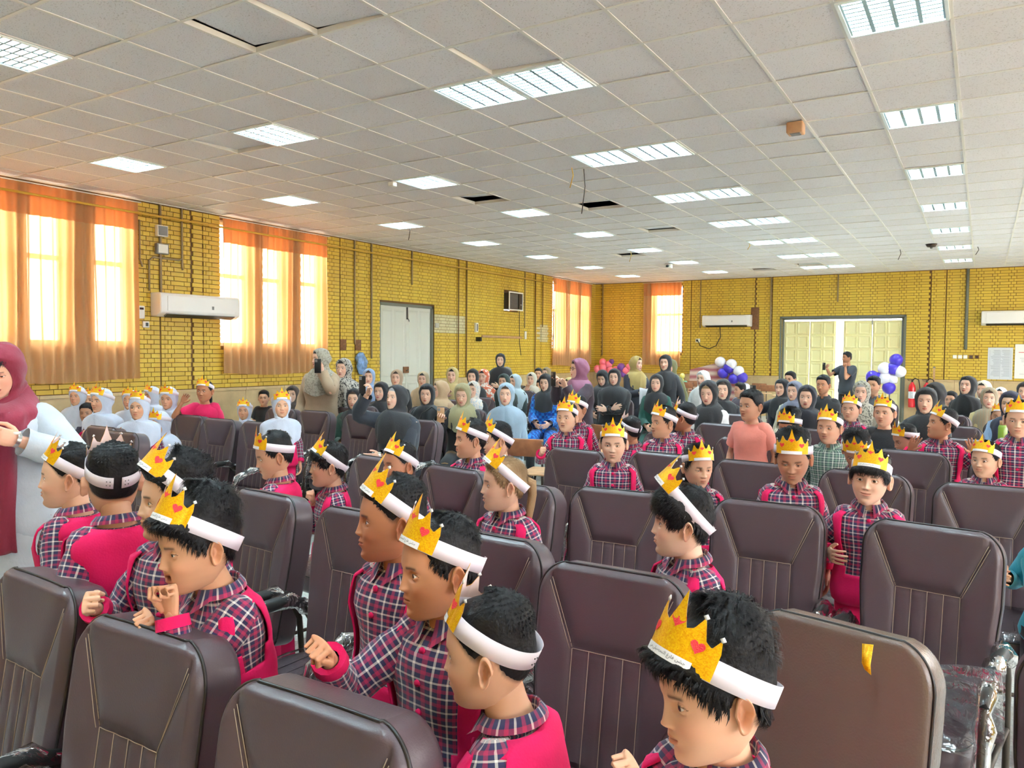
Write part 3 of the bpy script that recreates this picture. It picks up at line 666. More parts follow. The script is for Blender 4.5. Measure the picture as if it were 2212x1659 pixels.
balloons([(1302, 782, 8, 'pink', 'at the top of the corner bunch'), (1315, 787, 8, 'pink', 'second from the top of the corner bunch'), (1291, 797, 9, 'pink', 'at the outer side of the corner bunch'), (1303, 795, 10, 'pink', 'in the middle of the corner bunch'), (1318, 800, 8, 'pink', 'beside the purple one in the corner bunch'), (1330, 798, 7, 'pink', 'small, above the seated woman in black'), (1322, 808, 8, 'pink', 'lowest of the corner bunch'), (1342, 793, 9, 'purple', 'near the woman in the gold scarf'), (1352, 801, 8, 'pink', 'beside the shoulder of the woman in the gold scarf'), (1359, 792, 7, 'pink', 'half behind the gold scarf'), (1346, 808, 8, 'purple', 'low behind the seated women'), (1321, 781, 6, 'purple', 'small, behind the pink ones')], YB-.45, 'pink and purple balloons in the corner', '')
balloons([(1556, 782, 12, 'white', 'topmost of the bunch before the back wall'), (1580, 787, 12, 'white', 'next to the topmost one of the back wall bunch'), (1574, 796, 12, 'blue', 'in the middle of the back wall bunch'), (1596, 802, 12, 'white', 'at the side of the back wall bunch'), (1562, 806, 12, 'blue', 'left in the back wall bunch, above the black scarf'), (1585, 818, 12, 'blue', 'low in the back wall bunch'), (1604, 816, 12, 'blue', 'lowest at the outer side of the back wall bunch'), (1610, 838, 11, 'white', 'below the blue ones, behind the boy')], YB-.7, 'blue and white balloons before the back wall', '')
balloons([(1936, 778, 14, 'blue', 'highest, in front of the cream door'), (1929, 796, 14, 'blue', 'second highest, in front of the cream door'), (1911, 796, 14, 'white', 'upper one on the cream door'), (1944, 803, 13, 'white', 'overlapping the door frame'), (1912, 817, 14, 'white', 'in the middle, on the cream door'), (1928, 819, 11, 'white', 'small, between blue ones at the cream door'), (1884, 814, 14, 'blue', 'behind the head of the man in grey'), (1896, 812, 8, 'blue', 'small, behind the man in grey'), (1920, 838, 14, 'blue', 'lowest, beside the man in grey')], YB-.9, 'blue and white balloons at the cream door', '')
balloons([(1474, 812, 6, 'yellow', 'upper small one behind the standing women'), (1472, 822, 6, 'yellow', 'lower small one behind the standing women'), (1480, 828, 6, 'green', 'pale green one behind the standing women')], YB-1.2, 'small yellow and green balloons', '')
for px, py, Y_, lab in ((1576, 815, YB-.62, 'thin stand carrying the blue and white balloon bunch before the back wall'), (1922, 822, YB-.8, 'thin stand carrying the balloon bunch at the cream door'), (1318, 800, YB-.35, 'thin stand carrying the pink balloons in the corner')):
    p = ony(px, py, Y_); t = thing('balloon_stand', lab, 'stand', (p[0], p[1], 0)); b_ = MB(); b_.tube([(0, 0, .02), (0, 0, p[2]+.15)], .01, 8); b_.obj('pole', ['metal_dark'], t); b_ = MB(); b_.lathe([(.001, 0), (.16, 0), (.16, .02), (.001, .03)], n=18); b_.obj('base', ['metal_dark'], t)
# things on the ceiling
for px, py, s, lab in ((1719, 278, .14, 'beige smoke detector box on a ceiling tile beside a dusty stain'), (848, 402, .08, 'white tag hanging from the ceiling beside a light'), (1445, 575, .14, 'white box camera hanging below a far ceiling light')):
    p = onz(px, py, ZC-.06); t = thing('ceiling_box', lab, 'box', (p[0], p[1], ZC-.01)); b_ = MB(); b_.rbox((0, 0, -s*.35), (s, s, s*.7), .01, 0, 2); b_.obj('case', ['wood_light' if px == 1719 else 'white_plastic'], t)
    if px == 1445: b_ = MB(); b_.tube([(0, -.07, -.05), (0, -.13, -.06)], .03, 10); b_.obj('lens', ['dark_plastic'], t)
    if px == 1719: b_ = MB(); b_.box((0, 0, -s*.72), (s*.6, s*.6, .006)); b_.obj('grille', ['grey_plastic'], t, smooth=False)
for px, py, L, m, lab in ((1235, 372, .22, 'pipe_yellow', 'loose yellow-ended wire hanging by the second double light'), (1362, 552, .22, 'pipe_yellow', 'loose yellow wire hanging by a far light'), (884, 495, .25, 'metal_dark', 'dark wire hanging near a light over the side wall'), (1618, 535, .12, 'pipe_yellow', 'tiny yellow wire by the far double light'), (1944, 549, .2, 'metal_dark', 'dark hook hanging from the far ceiling'), (2112, 543, .15, 'metal_dark', 'small dark wire beside the single light row'), (1261, 375, .5, 'metal_dark', 'thin dark wire hanging straight below the second double light')):
    p = onz(px, py-10, ZC); pipe('wire', [(p[0], p[1], ZC), (p[0]+.02, p[1], ZC-L*.4), (p[0]-.03, p[1]+.02, ZC-L)], .006, m, lab, 'wire')
p = onz(2012, 527, ZC); t = thing('ceiling_fitting', 'small dark round fitting on the far ceiling tiles', 'fitting', (p[0], p[1], ZC-.006)); b_ = MB(); b_.lathe([(.001, -.06), (.07, -.05), (.1, 0), (.001, 0)], n=16); b_.obj('cap', ['metal_dark'], t); b_ = MB(); b_.lathe([(.001, -.09), (.02, -.08), (.025, -.05), (.001, -.05)], n=10); b_.obj('socket_ring', ['grey_plastic'], t)
# ================================================================== chairs
BH, BW = .64, .50      # backrest
def back_outline(t):
    """t in [0,1] around; returns (x,z) on rounded trapezoid, z 0..BH"""
    pass
def outline_w(z):
    """half width at height z (0 bottom .. BH top), rounded top corners r=.09 bottom r=.05"""
    w = .215+.035*min(1, z/(BH*.6)); r = .105
    if z > BH-r: w = w-r+math.sqrt(max(0, r*r-(z-(BH-r))**2))
    if z < .05: w = w-.05+math.sqrt(max(0, .05**2-(.05-z)**2))
    return w
def pad_h(x, z):
    """front bulge: head pad trapezoid + channels"""
    zt = BH-.05; zb = BH-.245; hw_t = .205; hw_b = .115
    k = (z-zb)/(zt-zb)
    hw = hw_b+(hw_t-hw_b)*max(0, min(1, k))
    h = 0
    e = min((hw-abs(x))*.85, (z-zb), .1)
    if e > 0: h = .020*(1-math.exp(-e/.018))
    side = abs(x)-(hw_b if z < zb else hw)
    if side > 0: h = .016*(1-math.exp(-side/.015))
    if z <= zb and abs(x) <= hw_b:
        ph = ((x+hw_b)/(2*hw_b)*4) % 1; h = .008*math.sin(pi*ph)**.5*min(1, (zb-z)/.012)
    return h
def make_back(plain=False):
    nx, nz = 72, 66; V = []; th = .115
    zs = [BH*(1-math.cos(pi*k/nz))/2*.35+BH*k/nz*.65 for k in range(nz+1)]
    zs[0] = .002; zs[-1] = BH-.002
    for z in zs:
        w = outline_w(z); lean = -.14*(z/BH)**1.0
        for i in range(nx+1):
            s_ = math.sin((i/nx-.5)*pi*.5)/math.sin(pi*.25)*.5+(i/nx-.5)*.5; s_ = i/nx*2-1 if True else s_
            s_ = math.copysign(abs(s_)**.8, s_); x = s_*w
            edge = min(w-abs(x), BH-z, z+.01); rd = .02; dr = 0 if edge > rd else rd-math.sqrt(max(0, rd*rd-(rd-edge)**2))
            ph = 0 if plain else pad_h(x, z); curve = .02*(1-(x/.25)**2) if plain else -.012*(1-(x/.25)**2)
            V.append((x, -(th/2+ph*min(1, max(0, edge)/.02)-dr*.6+curve)-lean*-1*0, z))
    V = np.array(V); G = V.reshape(nz+1, nx+1, 3)
    b_ = MB(); F = [(k*(nx+1)+i, k*(nx+1)+i+1, (k+1)*(nx+1)+i+1, (k+1)*(nx+1)+i) for k in range(nz) for i in range(nx)]; b_.add(V, F)
    # side wall + back (coarse)
    per = [(0, i) for i in range(nx+1)]+[(k, nx) for k in range(1, nz+1)]+[(nz, i) for i in range(nx-1, -1, -1)]+[(k, 0) for k in range(nz-1, 0, -1)]
    P0 = np.array([G[a, c] for a, c in per]); cx = np.array([0, 0, BH/2]); rings = [P0]
    for t_, sc_ in ((.25, 1.0), (.75, 1.0), (.93, .985), (1.0, .95)):
        q = P0.copy(); q[:, 1] = P0[:, 1]*(1-t_)+t_*(th/2); q[:, 0] *= sc_; q[:, 2] = BH/2+(q[:, 2]-BH/2)*sc_; rings.append(q)
    q = rings[-1].copy(); q[:, 0] *= .5; q[:, 2] = BH/2+(q[:, 2]-BH/2)*.5; q[:, 1] = th/2+.012; rings.append(q)
    b_.loft([r[::-1] for r in rings][::1], caps=False); L = len(P0); b_.F.append(tuple(b_.n-L+i for i in range(L))); b_.I.append(0)
    return b_, P0
def lean(V, a=.16):
    V = np.array(V, float); R = np.array([[1, 0, 0], [0, math.cos(-a), -math.sin(-a)], [0, math.sin(-a), math.cos(-a)]]); return V@R.T+np.array([0, .2, .425])
bk, P0 = make_back(); bk.V = [lean(v) for v in bk.V]; M_back = bk.mesh('backrest', ['leather'])
bk2, P02 = make_back(True); bk2.V = [lean(v) for v in bk2.V]; M_backp = bk2.mesh('backrest', ['leather_plain'])
pp = MB(); Pq = P0.copy(); Pq[:, 1] -= .001; Q = list(lean(Pq*np.array([1.004, 1, 1]))); pp.tube(Q+[Q[0]], .0042, 6, caps=False); M_pipe = pp.mesh('piping', ['piping'])
th_ = MB(); zt, zb = BH-.05, BH-.245
def fl(pts, r=.0012):
    out = []
    for (x0, z0), (x1, z1) in zip(pts, pts[1:]):
        for k in range(9): q = k/8; x = x0+(x1-x0)*q; z = z0+(z1-z0)*q; out.append((x, -(.0575+pad_h(x, z)-.012*(1-(x/.25)**2))-.0032, z))
    th_.tube(lean(out), r, 4)
fl([(-.200, zt+.0), (-.115, zb)]); fl([(.200, zt), (.115, zb)]); fl([(-.115, zb-.003), (.115, zb-.003)]); fl([(-.206, zt-.01), (-.121, zb-.004)], .001); fl([(.206, zt-.01), (.121, zb-.004)], .001)
for k in range(5): x = -.115+k*.0575; fl([(x, zb-.004), (x, .04)])
M_thread = th_.mesh('stitching', ['thread'])
st = MB()
# seat cushion: rounded superellipse slab with a crown
rings = []
for z, k in ((.375, .80), (.378, .93), (.40, .99), (.45, 1.0), (.475, .99), (.488, .95), (.495, .85), (.5, .6), (.502, .3), (.502, .05)):
    rings.append([((abs(math.cos(q))**.45*math.copysign(1, math.cos(q)))*.245*k, -.055+(abs(math.sin(q))**.45*math.copysign(1, math.sin(q)))*.245*k, z) for q in np.arange(40)/40*2*pi])
st.loft(rings); M_seat = st.mesh('seat', ['leather'])
sp = MB(); sp.tube([(x*1.01, y*1.01+.0005, .474) for x, y, z in rings[4]]+[(rings[4][0][0]*1.01, rings[4][0][1]*1.01, .474)], .0045, 6, caps=False)
for k in range(5):
    x = -.12+k*.06; sp.tube([(x, -.2, .5), (x, .1, .504)], .0013, 4)
M_seam = sp.mesh('seat_seam', ['piping'])
def side_frame(sx):
    f1 = MB(); x = sx*.275
    pts = [(x, .25, .012), (x, .26, .3), (x, .24, .56), (x, .19, .65), (x, .1, .68), (x, -.08, .675), (x, -.2, .64), (x, -.255, .56), (x, -.27, .3), (x, -.29, .012)]
    f1.tube(pts, .013, 8); f1.tube([(x, .255, .05), (x, -.285, .05)], .011, 8); f1.tube([(x, .255, .37), (x, -.265, .37)], .011, 8); f1.tube([(x, .2, .37), (sx*.2, .15, .37)], .011, 8); f1.tube([(x, .22, .6), (sx*.22, .26, .6)], .011, 8)
    a = MB(); a.tube([(x, .2, .66), (x, .1, .693), (x, -.06, .69), (x, -.19, .655), (x, -.225, .61)], [.018, .026, .027, .024, .016], 10)
    w_ = MB(); pts = [(x, .22, .63), (x, .12, .69), (x, -.06, .69), (x, -.2, .645), (x, -.25, .5), (x, -.27, .3)]
    rr = []; rnd = random.Random(int(sx)+5)
    w_.tube([(px_+rnd.uniform(-.006, .006), py_, pz_) for px_, py_, pz_ in [tuple(np.array(pts[i])*(1-q)+np.array(pts[i+1])*q) for i in range(5) for q in (0, .33, .66)]], [.03+.008*math.sin(k*2.4) for k in range(15)], 9, caps=False)
    return f1.mesh('arm_frame', ['metal_dark']), a.mesh('armrest', ['black_rubber']), w_.mesh('plastic_wrap', ['film'])
SF = {s: side_frame(s) for s in (-1, 1)}
cb = MB(); cb.tube([(-.27, .25, .05), (.27, .25, .05)], .011, 8); cb.tube([(-.27, -.2, .36), (.27, -.2, .36)], .011, 8); cb.tube([(-.27, .15, .36), (.27, .15, .36)], .011, 8); M_cross = cb.mesh('cross_bar', ['metal_dark'])
fm = MB(); fV = []
for k in range(13):
    for i in range(17):
        u = i/16*2-1; v = k/12*2-1; rr_ = max(abs(u), abs(v)); fV.append((u*.252, -.055+v*.25, .509-.03*max(0, rr_-.85)/.15*.9+.003*math.sin(9*u+5*v)*math.cos(7*v-4*u)))
fm.add(fV, [(k*17+i, k*17+i+1, (k+1)*17+i+1, (k+1)*17+i) for k in range(12) for i in range(16)]); M_film = fm.mesh('seat_film', ['film'])
def make_chair(label, loc, rz, plain=False, sx=1):
    t = thing('padded_chair', label, 'chair', loc, rz, 'brown padded hall chairs')
    t.scale = (sx, 1, 1)
    b_ = link('backrest', M_backp if plain else M_back, t)
    if not plain: link('stitching', M_thread, b_)
    link('piping', M_pipe, b_)
    s_ = link('seat', M_seat, t); link('seat_seam', M_seam, s_); link('seat_film', M_film, s_)
    for k in (-1, 1):
        f_ = link('arm_frame', SF[k][0], t); link('armrest', SF[k][1], f_); link('plastic_wrap', SF[k][2], f_)
    link('cross_bar', M_cross, t); return t
# ================================================================== people
def sm(x, a=0., b=1.): t = np.clip((x-a)/(b-a), 0, 1); return t*t*(3-2*t)
def ga(x, m, s): return np.exp(-((x-m)/s)**2)
# skin: colour attribute carries lips, brows, cheeks, shaved scalp
m = mat('skin', (.6, .35, .22, 1), .52, spec=.35); nt = m.node_tree; b = nt.nodes['Principled BSDF']
at = N(nt, 'ShaderNodeAttribute', attribute_name='Col'); nt.links.new(at.outputs['Color'], b.inputs['Base Color'])
b.inputs['Subsurface Weight'].default_value = .08; b.inputs['Subsurface Radius'].default_value = (.01, .004, .002); b.inputs['Subsurface Scale'].default_value = .5
m = mat('eyeball', (.8, .8, .8, 1), .12, spec=.6); nt = m.node_tree; b = nt.nodes['Principled BSDF']
at = N(nt, 'ShaderNodeAttribute', attribute_name='Col'); nt.links.new(at.outputs['Color'], b.inputs['Base Color'])
def hair_mat(name, c):
    m = mat(name, c, .5, spec=.22); nt = m.node_tree; b = nt.nodes['Principled BSDF']
    tc = N(nt, 'ShaderNodeTexCoord'); n = N(nt, 'ShaderNodeTexNoise'); n.inputs['Scale'].default_value = 120; n.inputs['Detail'].default_value = 3
    bp = N(nt, 'ShaderNodeBump'); bp.inputs['Strength'].default_value = .6; bp.inputs['Distance'].default_value = .004
    nt.links.new(tc.outputs['Object'], n.inputs['Vector']); nt.links.new(n.outputs['Fac'], bp.inputs['Height']); nt.links.new(bp.outputs[0], b.inputs['Normal'])
hair_mat('hair_black', srgb(24, 21, 23)); hair_mat('hair_brown', srgb(62, 44, 34)); hair_mat('hair_fair', srgb(146, 116, 84)); hair_mat('hair_grey', srgb(150, 148, 150))
def plaid(name, a=srgb(38, 36, 74), r_=srgb(172, 32, 76), w=srgb(232, 222, 212), P=.030):
    m = mat(name, a, .85, sheen=.2); nt = m.node_tree; b = nt.nodes['Principled BSDF']
    uv = N(nt, 'ShaderNodeUVMap', uv_map='UVMap'); sp = N(nt, 'ShaderNodeSeparateXYZ'); nt.links.new(uv.outputs[0], sp.inputs[0]); cs = []
    for i in (0, 1):
        f = M_(nt, 'FRACT', M_(nt, 'MULTIPLY', sp.outputs[i], 1/P)); wl_ = M_(nt, 'LESS_THAN', f, .14)
        d = M_(nt, 'ABSOLUTE', M_(nt, 'SUBTRACT', f, .58)); rd = M_(nt, 'LESS_THAN', d, .125)
        cs.append(mixc(nt, wl_, mixc(nt, rd, a, r_), w))
    nt.links.new(mixc(nt, .5, cs[0], cs[1]), b.inputs['Base Color'])
plaid('plaid'); plaid('plaid_green', srgb(70, 90, 90), srgb(120, 150, 130), srgb(225, 228, 215))
mat('raspberry', srgb(214, 0, 84), .9, bump=.25, bscale=180, var=.08, vscale=12)
mat('shoe', srgb(30, 28, 30), .4); mat('trouser_black', srgb(26, 26, 32), .85)
# glitter card
m = mat('glitter', srgb(246, 186, 10), .35, metal=.35); nt = m.node_tree; b = nt.nodes['Principled BSDF']
tc = N(nt, 'ShaderNodeTexCoord'); vo = N(nt, 'ShaderNodeTexVoronoi'); vo.inputs['Scale'].default_value = 420; nt.links.new(tc.outputs['Object'], vo.inputs['Vector'])
nt.links.new(mixc(nt, N(nt, 'ShaderNodeSeparateColor').outputs[0], srgb(250, 200, 20), srgb(236, 160, 4)), b.inputs['Base Color'])
sc_ = [n for n in nt.nodes if n.type == 'SEPARATE_COLOR'][0]; nt.links.new(vo.outputs['Color'], sc_.inputs[0])
bp = N(nt, 'ShaderNodeBump'); bp.inputs['Strength'].default_value = .7; bp.inputs['Distance'].default_value = .002; nt.links.new(sc_.outputs[1], bp.inputs['Height']); nt.links.new(bp.outputs[0], b.inputs['Normal'])
mat('heart_red', srgb(238, 50, 56), .5, bump=.5, bscale=500); mat('card_white', srgb(226, 216, 226), .6); mat('card_back', srgb(232, 206, 200), .7); mat('sticker', srgb(225, 222, 220), .25, metal=.3); mat('ink', srgb(60, 60, 80), .8)
CLOTH = {}
def cloth(c, pat=None):
    k = ('cloth_%02x%02x%02x' % tuple(c))+(pat or '')
    if k in MATS: return k
    m = mat(k, srgb(*c), .85, sheen=.15, bump=.3, bscale=90, var=.08, vscale=9)
    if pat:
        nt = m.node_tree; b = nt.nodes['Principled BSDF']; tc = N(nt, 'ShaderNodeTexCoord'); c2 = {'leopard': (226, 214, 200), 'dark': (176, 170, 160), 'light': (240, 236, 226), 'blue': (40, 130, 210), 'stripe': (150, 142, 120), 'floral': (214, 110, 80), 'check': (170, 165, 150), 'gold': (190, 165, 90)}[pat]
        if pat == 'blue':
            v = N(nt, 'ShaderNodeTexChecker'); v.inputs['Scale'].default_value = 26; nt.links.new(tc.outputs['Object'], v.inputs['Vector']); f = v.outputs['Fac']
        elif pat == 'stripe':
            v = N(nt, 'ShaderNodeTexWave'); v.inputs['Scale'].default_value = 12; v.inputs['Distortion'].default_value = 2; nt.links.new(tc.outputs['Object'], v.inputs['Vector']); f = v.outputs['Fac']
        else:
            v = N(nt, 'ShaderNodeTexVoronoi' if pat in ('leopard', 'floral') else 'ShaderNodeTexNoise'); v.inputs['Scale'].default_value = {'leopard': 45, 'floral': 22}.get(pat, 50); nt.links.new(tc.outputs['Object'], v.inputs['Vector'])
            mr = N(nt, 'ShaderNodeMapRange'); mr.inputs[1].default_value = .42; mr.inputs[2].default_value = .5; nt.links.new(v.outputs[0], mr.inputs[0]); f = mr.outputs[0]
        nt.links.new(mixc(nt, f, srgb(*c), srgb(*c2)), b.inputs['Base Color'])
    return k
# head profile tables (adult, metres, head centre at the origin, face towards -Y)
HZ = np.array([-.118, -.115, -.105, -.09, -.07, -.045, -.02, .01, .04, .07, .088, .102, .111, .115])
HW = np.array([.006, .020, .037, .050, .061, .069, .0735, .0755, .0745, .067, .055, .039, .020, .001])
HF = np.array([-.060, -.072, -.081, -.0845, -.085, -.086, -.0865, -.088, -.087, -.079, -.066, -.046, -.020, .008])
HB = np.array([-.045, -.030, .000, .032, .058, .080, .094, .100, .099, .090, .077, .059, .036, .010])
def smooth_tab(T):
    z = np.linspace(HZ[0], HZ[-1], 200); v = np.interp(z, HZ, T); k = np.ones(9)/9; v2 = np.convolve(np.pad(v, 4, 'edge'), k, 'valid'); v2[:3] = v[:3]; v2[-3:] = v[-3:]; return z, v2
TW, TF, TB = smooth_tab(HW), smooth_tab(HF), smooth_tab(HB)
def contour(a, z, off=0.):
    """a: angle from the face (0) round by the wearer's left (+x)"""
    z = np.clip(z, HZ[0], HZ[-1]); w = np.interp(z, *TW)+off; f = np.interp(z, *TF)-off; bk_ = np.interp(z, *TB)+off; yc = np.clip(.012, f, bk_)
    c = np.cos(a); s_ = np.sin(a); fr = c > 0
    e = np.where(fr, 2/2.25, 2/2.1); cx = np.abs(c)**e*np.sign(c); sx = np.abs(s_)**e*np.sign(s_)
    return w*sx, np.where(fr, yc+(f-yc)*cx, yc-(bk_-yc)*cx)
EYX, EYZ, EYR = .0305, .001, .0122
def face_surf(a, z, female=0, child=0, smile=0., mouth=0., lid=1.):
    x, y = contour(a, z); x = x.copy(); y = y.copy(); front = sm(np.cos(a), -.05, .35); ax = np.abs(x)
    d = np.zeros_like(x)
    zt = -.036 if not child else -.031
    br = np.clip((.006-z)/(.006-zt), 0, 1)*(z > zt-.02)
    nose = (.0035+(.017 if not child else .013)*br**1.3)*sm(z, zt-.013, zt-.001)*sm(.022-z, -.004, .02)
    d += nose*np.exp(-(ax/(.0062+.0055*br**2))**2)
    d += (.006 if not child else .0055)*np.exp(-((ax-.0105)/.0058)**2-((z-zt+.003)/.007)**2)
    d += .0022*ga(ax, .026, .020)*ga(z, .020, .009)+.001*ga(ax, 0, .02)*ga(z, .024, .012)
    d -= .0085*ga(ax, EYX-.001, .0165)*ga(z, EYZ+.001, .0125)
    d += (.0030+.0035*smile+.002*child)*ga(ax, .042, .018)*ga(z, -.034, .018)
    zm = -.064 if not child else -.060; mw = .019+.005*smile; zc = zm+smile*.16*(ax/mw)**2*mw
    d += .0055*ga(ax, 0, mw*1.05)*ga(z, zm, .015)
    d += .0032*ga(ax, 0, mw*.8)*ga(z, zc+.0052+mouth*.004, .0042)+.0042*ga(ax, 0, mw*.66)*ga(z, zc-.0062-mouth*.007, .0046)
    d -= (.0038+.012*mouth)*ga(z, zc-mouth*.002, .0019+.005*mouth)*sm(mw*(.95-.2*mouth)-ax, -.002, .004)
    d += .0045*ga(ax, 0, .016)*ga(z, -.098, .011)-.003*ga(ax, 0, .016)*ga(z, -.083, .006)
    y = y-d*front
    # lids laid over the eyeball
    ex = ax-EYX; rho2 = ex**2+(z-EYZ)**2; yc = EYE_Y; ballf = yc-np.sqrt(np.clip(EYR**2-rho2, EYR**2*.12, None))
    q = np.clip(ex/.0140, -1.1, 1.1); zu = EYZ+.0058*lid*(1-q**2)+.0008*q; zl = EYZ-.0042*(1-q**2)+.0008*q
    s_ = np.minimum(zu-z, z-zl); wgt = (1-sm(np.sqrt((ex/1.25)**2+((z-EYZ)/1.0)**2), .0095, .0155))*front
    yl = ballf-np.clip(-s_*.8, -.0030, .0013)
    y = y*(1-wgt)+yl*wgt
    return x, y, np.where(wgt > .3, s_, -1.), zc, zm, mw
EYE_Y = -.0665
def head_grid(q):
    nz, na = {2: (118, 132), 1: (62, 72), 0: (34, 40)}[q]
    t = np.linspace(0, 1, nz+1); dens = lambda z: 1+2.2*np.exp(-((z+.03)/.045)**2)
    zz = np.linspace(HZ[0], HZ[-1], 2000); cdf = np.cumsum(dens(zz)/np.sqrt(np.clip(np.minimum(zz-HZ[0], HZ[-1]-zz), 4e-4, .02)/.02)); cdf = (cdf-cdf[0])/(cdf[-1]-cdf[0]); z = np.interp(t, cdf, zz)
    aa = np.linspace(-pi, pi, 3000); ca = np.cumsum(1+1.9*np.exp(-(aa/1.0)**4)); ca = (ca-ca[0])/(ca[-1]-ca[0]); a = np.interp(np.arange(na)/na, ca, aa)
    A, Z = np.meshgrid(a, z); return A, Z
GRID = {q: head_grid(q) for q in (0, 1, 2)}
def zline(y, style):
    "height of the hairline at depth y on the head side"
    if style == 'fade': P = [(-.09, .068), (-.062, .060), (-.045, .040), (-.030, .018), (-.014, .0), (.0, .004), (.012, .022), (.03, .004), (.045, -.030), (.07, -.06), (.1, -.07)]
    elif style == 'bangs': P = [(-.09, .030), (-.07, .030), (-.055, .022), (-.045, -.004), (-.030, -.012), (-.014, -.015), (.0, .002), (.012, .020), (.03, -.01), (.045, -.04), (.07, -.068), (.1, -.07)]
    elif style == 'messy': P = [(-.09, .050), (-.07, .046), (-.055, .036), (-.042, .014), (-.030, .0), (-.014, -.012), (.0, .002), (.012, .020), (.03, -.004), (.045, -.038), (.07, -.066), (.1, -.07)]
    elif style == 'front': P = [(-.09, .054), (-.07, .050), (-.055, .040), (-.045, .022), (-.030, .0), (-.014, -.02), (.0, .002), (.1, -.02)]
    else: P = [(-.09, .070), (-.065, .064), (-.05, .050), (-.040, .024), (-.028, .008), (-.014, -.008), (.0, .002), (.012, .022), (.03, .0), (.045, -.036), (.07, -.065), (.1, -.07)]
    P = np.array(P); return np.interp(y, P[:, 0], P[:, 1])
def ear_geo(mb, side, q, sc, col):
    nr, na = {2: (9, 28), 1: (6, 16), 0: (4, 10)}[q]
    V = []; C = []
    for r in range(nr+1):
        for k in range(na):
            t = k/na*2*pi; rr = r/nr
            ex = .0175*(1-.18*math.sin(t))*math.cos(t)*(1 if math.cos(t) > 0 else .8); ez = .031*math.sin(t)*(1-.12*math.cos(t))
            if math.sin(t) < 0: ex *= .72
            y = .010+ex*rr+.004*rr*math.sin(t); z = -.010+ez*rr
            lift = .0035+.0155*rr**1.2*(.45+.55*(.5+.5*math.cos(t)))
            rim = .0042*math.exp(-((rr-.86)/.12)**2)-.0065*math.exp(-((rr-.45)/.25)**2)*(1 if rr < .9 else 0)+.003*math.exp(-((rr-.55)/.1)**2)*(math.sin(t) > .0)
            x = .0705+lift+rim
            if rr > .96: x -= .004
            V.append((side*x, y, z)); f = .82+.25*rr; C.append(np.clip(np.array(col)*np.array([1.0, .93, .92])*f, 0, 1))
    # back of the ear
    for k in range(na):
        t = k/na*2*pi; p = V[nr*na+k]; V.append((side*.070, p[1]*.75+.004, p[2]*.85-.001)); C.append(np.array(col)*.9)
    F = []
    for r in range(nr+1):
        for k in range(na):
            j = (k+1) % na; f = (r*na+k, r*na+j, (r+1)*na+j, (r+1)*na+k); F.append(f if side < 0 else f[::-1])
    mb.add(np.array(V)*sc, F, 0, col=np.array(C))
def limb(p0, p1, r0, r1, n=12, k=5):
    return [np.array(p0)*(1-t)+np.array(p1)*t for t in np.linspace(0, 1, k)], [r0*(1-t)+r1*t for t in np.linspace(0, 1, k)]
def remesh(mb, vox, smooth_it=2):
    me = mb.mesh('tmp', [], attr=False); o = bpy.data.objects.new('tmp', me); COL.objects.link(o)
    md = o.modifiers.new('r', 'REMESH'); md.mode = 'VOXEL'; md.voxel_size = vox
    ms = o.modifiers.new('s', 'SMOOTH'); ms.iterations = smooth_it; ms.factor = .5
    dg = bpy.context.evaluated_depsgraph_get(); e = o.evaluated_get(dg); m2 = e.to_mesh()
    V = np.zeros(len(m2.vertices)*3); m2.vertices.foreach_get('co', V); V = V.reshape(-1, 3); F = [tuple(p.vertices) for p in m2.polygons]
    e.to_mesh_clear(); bpy.data.objects.remove(o); bpy.data.meshes.remove(me); return V, F
# hands: wrist at origin, fingers +X, thumb side +Y, back of hand +Z (right hand); adult size
HANDS = {}
def hand(kind, q):
    if (kind, q) in HANDS: return HANDS[(kind, q)]
    b_ = MB()
    palm = []
    for x, wy, wz, cy in ((-.03, .022, .017, 0), (0, .026, .0165, 0), (.025, .035, .016, .001), (.055, .041, .0145, 0), (.082, .040, .012, -.001), (.09, .036, .009, -.001)):
        palm.append([(x, cy+wy*math.cos(t), wz*math.sin(t)) for t in np.arange(14)/14*2*pi])
    b_.loft(palm)
    curl = {'relaxed': (.35, .45, .3), 'fist': (1.35, 1.6, 1.1), 'hold': (.75, .7, .45), 'flat': (.08, .1, .08)}[kind]
    for k, (y, L, r) in enumerate(((.030, (.043, .026, .021), .0085), (.0105, (.047, .030, .022), .0088), (-.0095, (.043, .028, .022), .0083), (-.029, (.034, .021, .019), .0072))):
        p = np.array([.083-.004*(k == 3)-.003*(k == 0), y, .001]); P = [p-np.array([.02, 0, 0]), p]; a = 0; sp = (1.5-k)*.07*(kind != 'fist')
        for L_, c_ in zip(L, curl): a += c_*(1+.06*k); p = p+L_*np.array([math.cos(a)*math.cos(sp), math.sin(sp), -math.sin(a)]); P.append(p)
        b_.tube(P, [r*1.05, r*1.08, r, r*.92, r*.75], 8); b_.sph(P[-1], r*.76, 8)
    if kind == 'fist': T = [(.015, .022, -.006), (.045, .040, -.016), (.072, .034, -.030), (.088, .012, -.036)]
    elif kind == 'hold': T = [(.015, .022, -.004), (.045, .048, -.016), (.075, .058, -.026), (.098, .054, -.040)]
    else: T = [(.015, .022, -.004), (.042, .048, -.012), (.068, .062, -.018), (.090, .066, -.022)]
    b_.tube(T, [.014, .0125, .0105, .008], 8); b_.sph(T[-1], .0082, 8)
    V, F = remesh(b_, {2: .0026, 1: .0045, 0: .008}[q], 2); HANDS[(kind, q)] = (V, F); return V, F
def nrm(v): v = np.asarray(v, float); return v/(np.linalg.norm(v)+1e-9)
def rotx(a): c, s = math.cos(a), math.sin(a); return np.array([[1, 0, 0], [0, c, -s], [0, s, c]])
def roty(a): c, s = math.cos(a), math.sin(a); return np.array([[c, 0, s], [0, 1, 0], [-s, 0, c]])
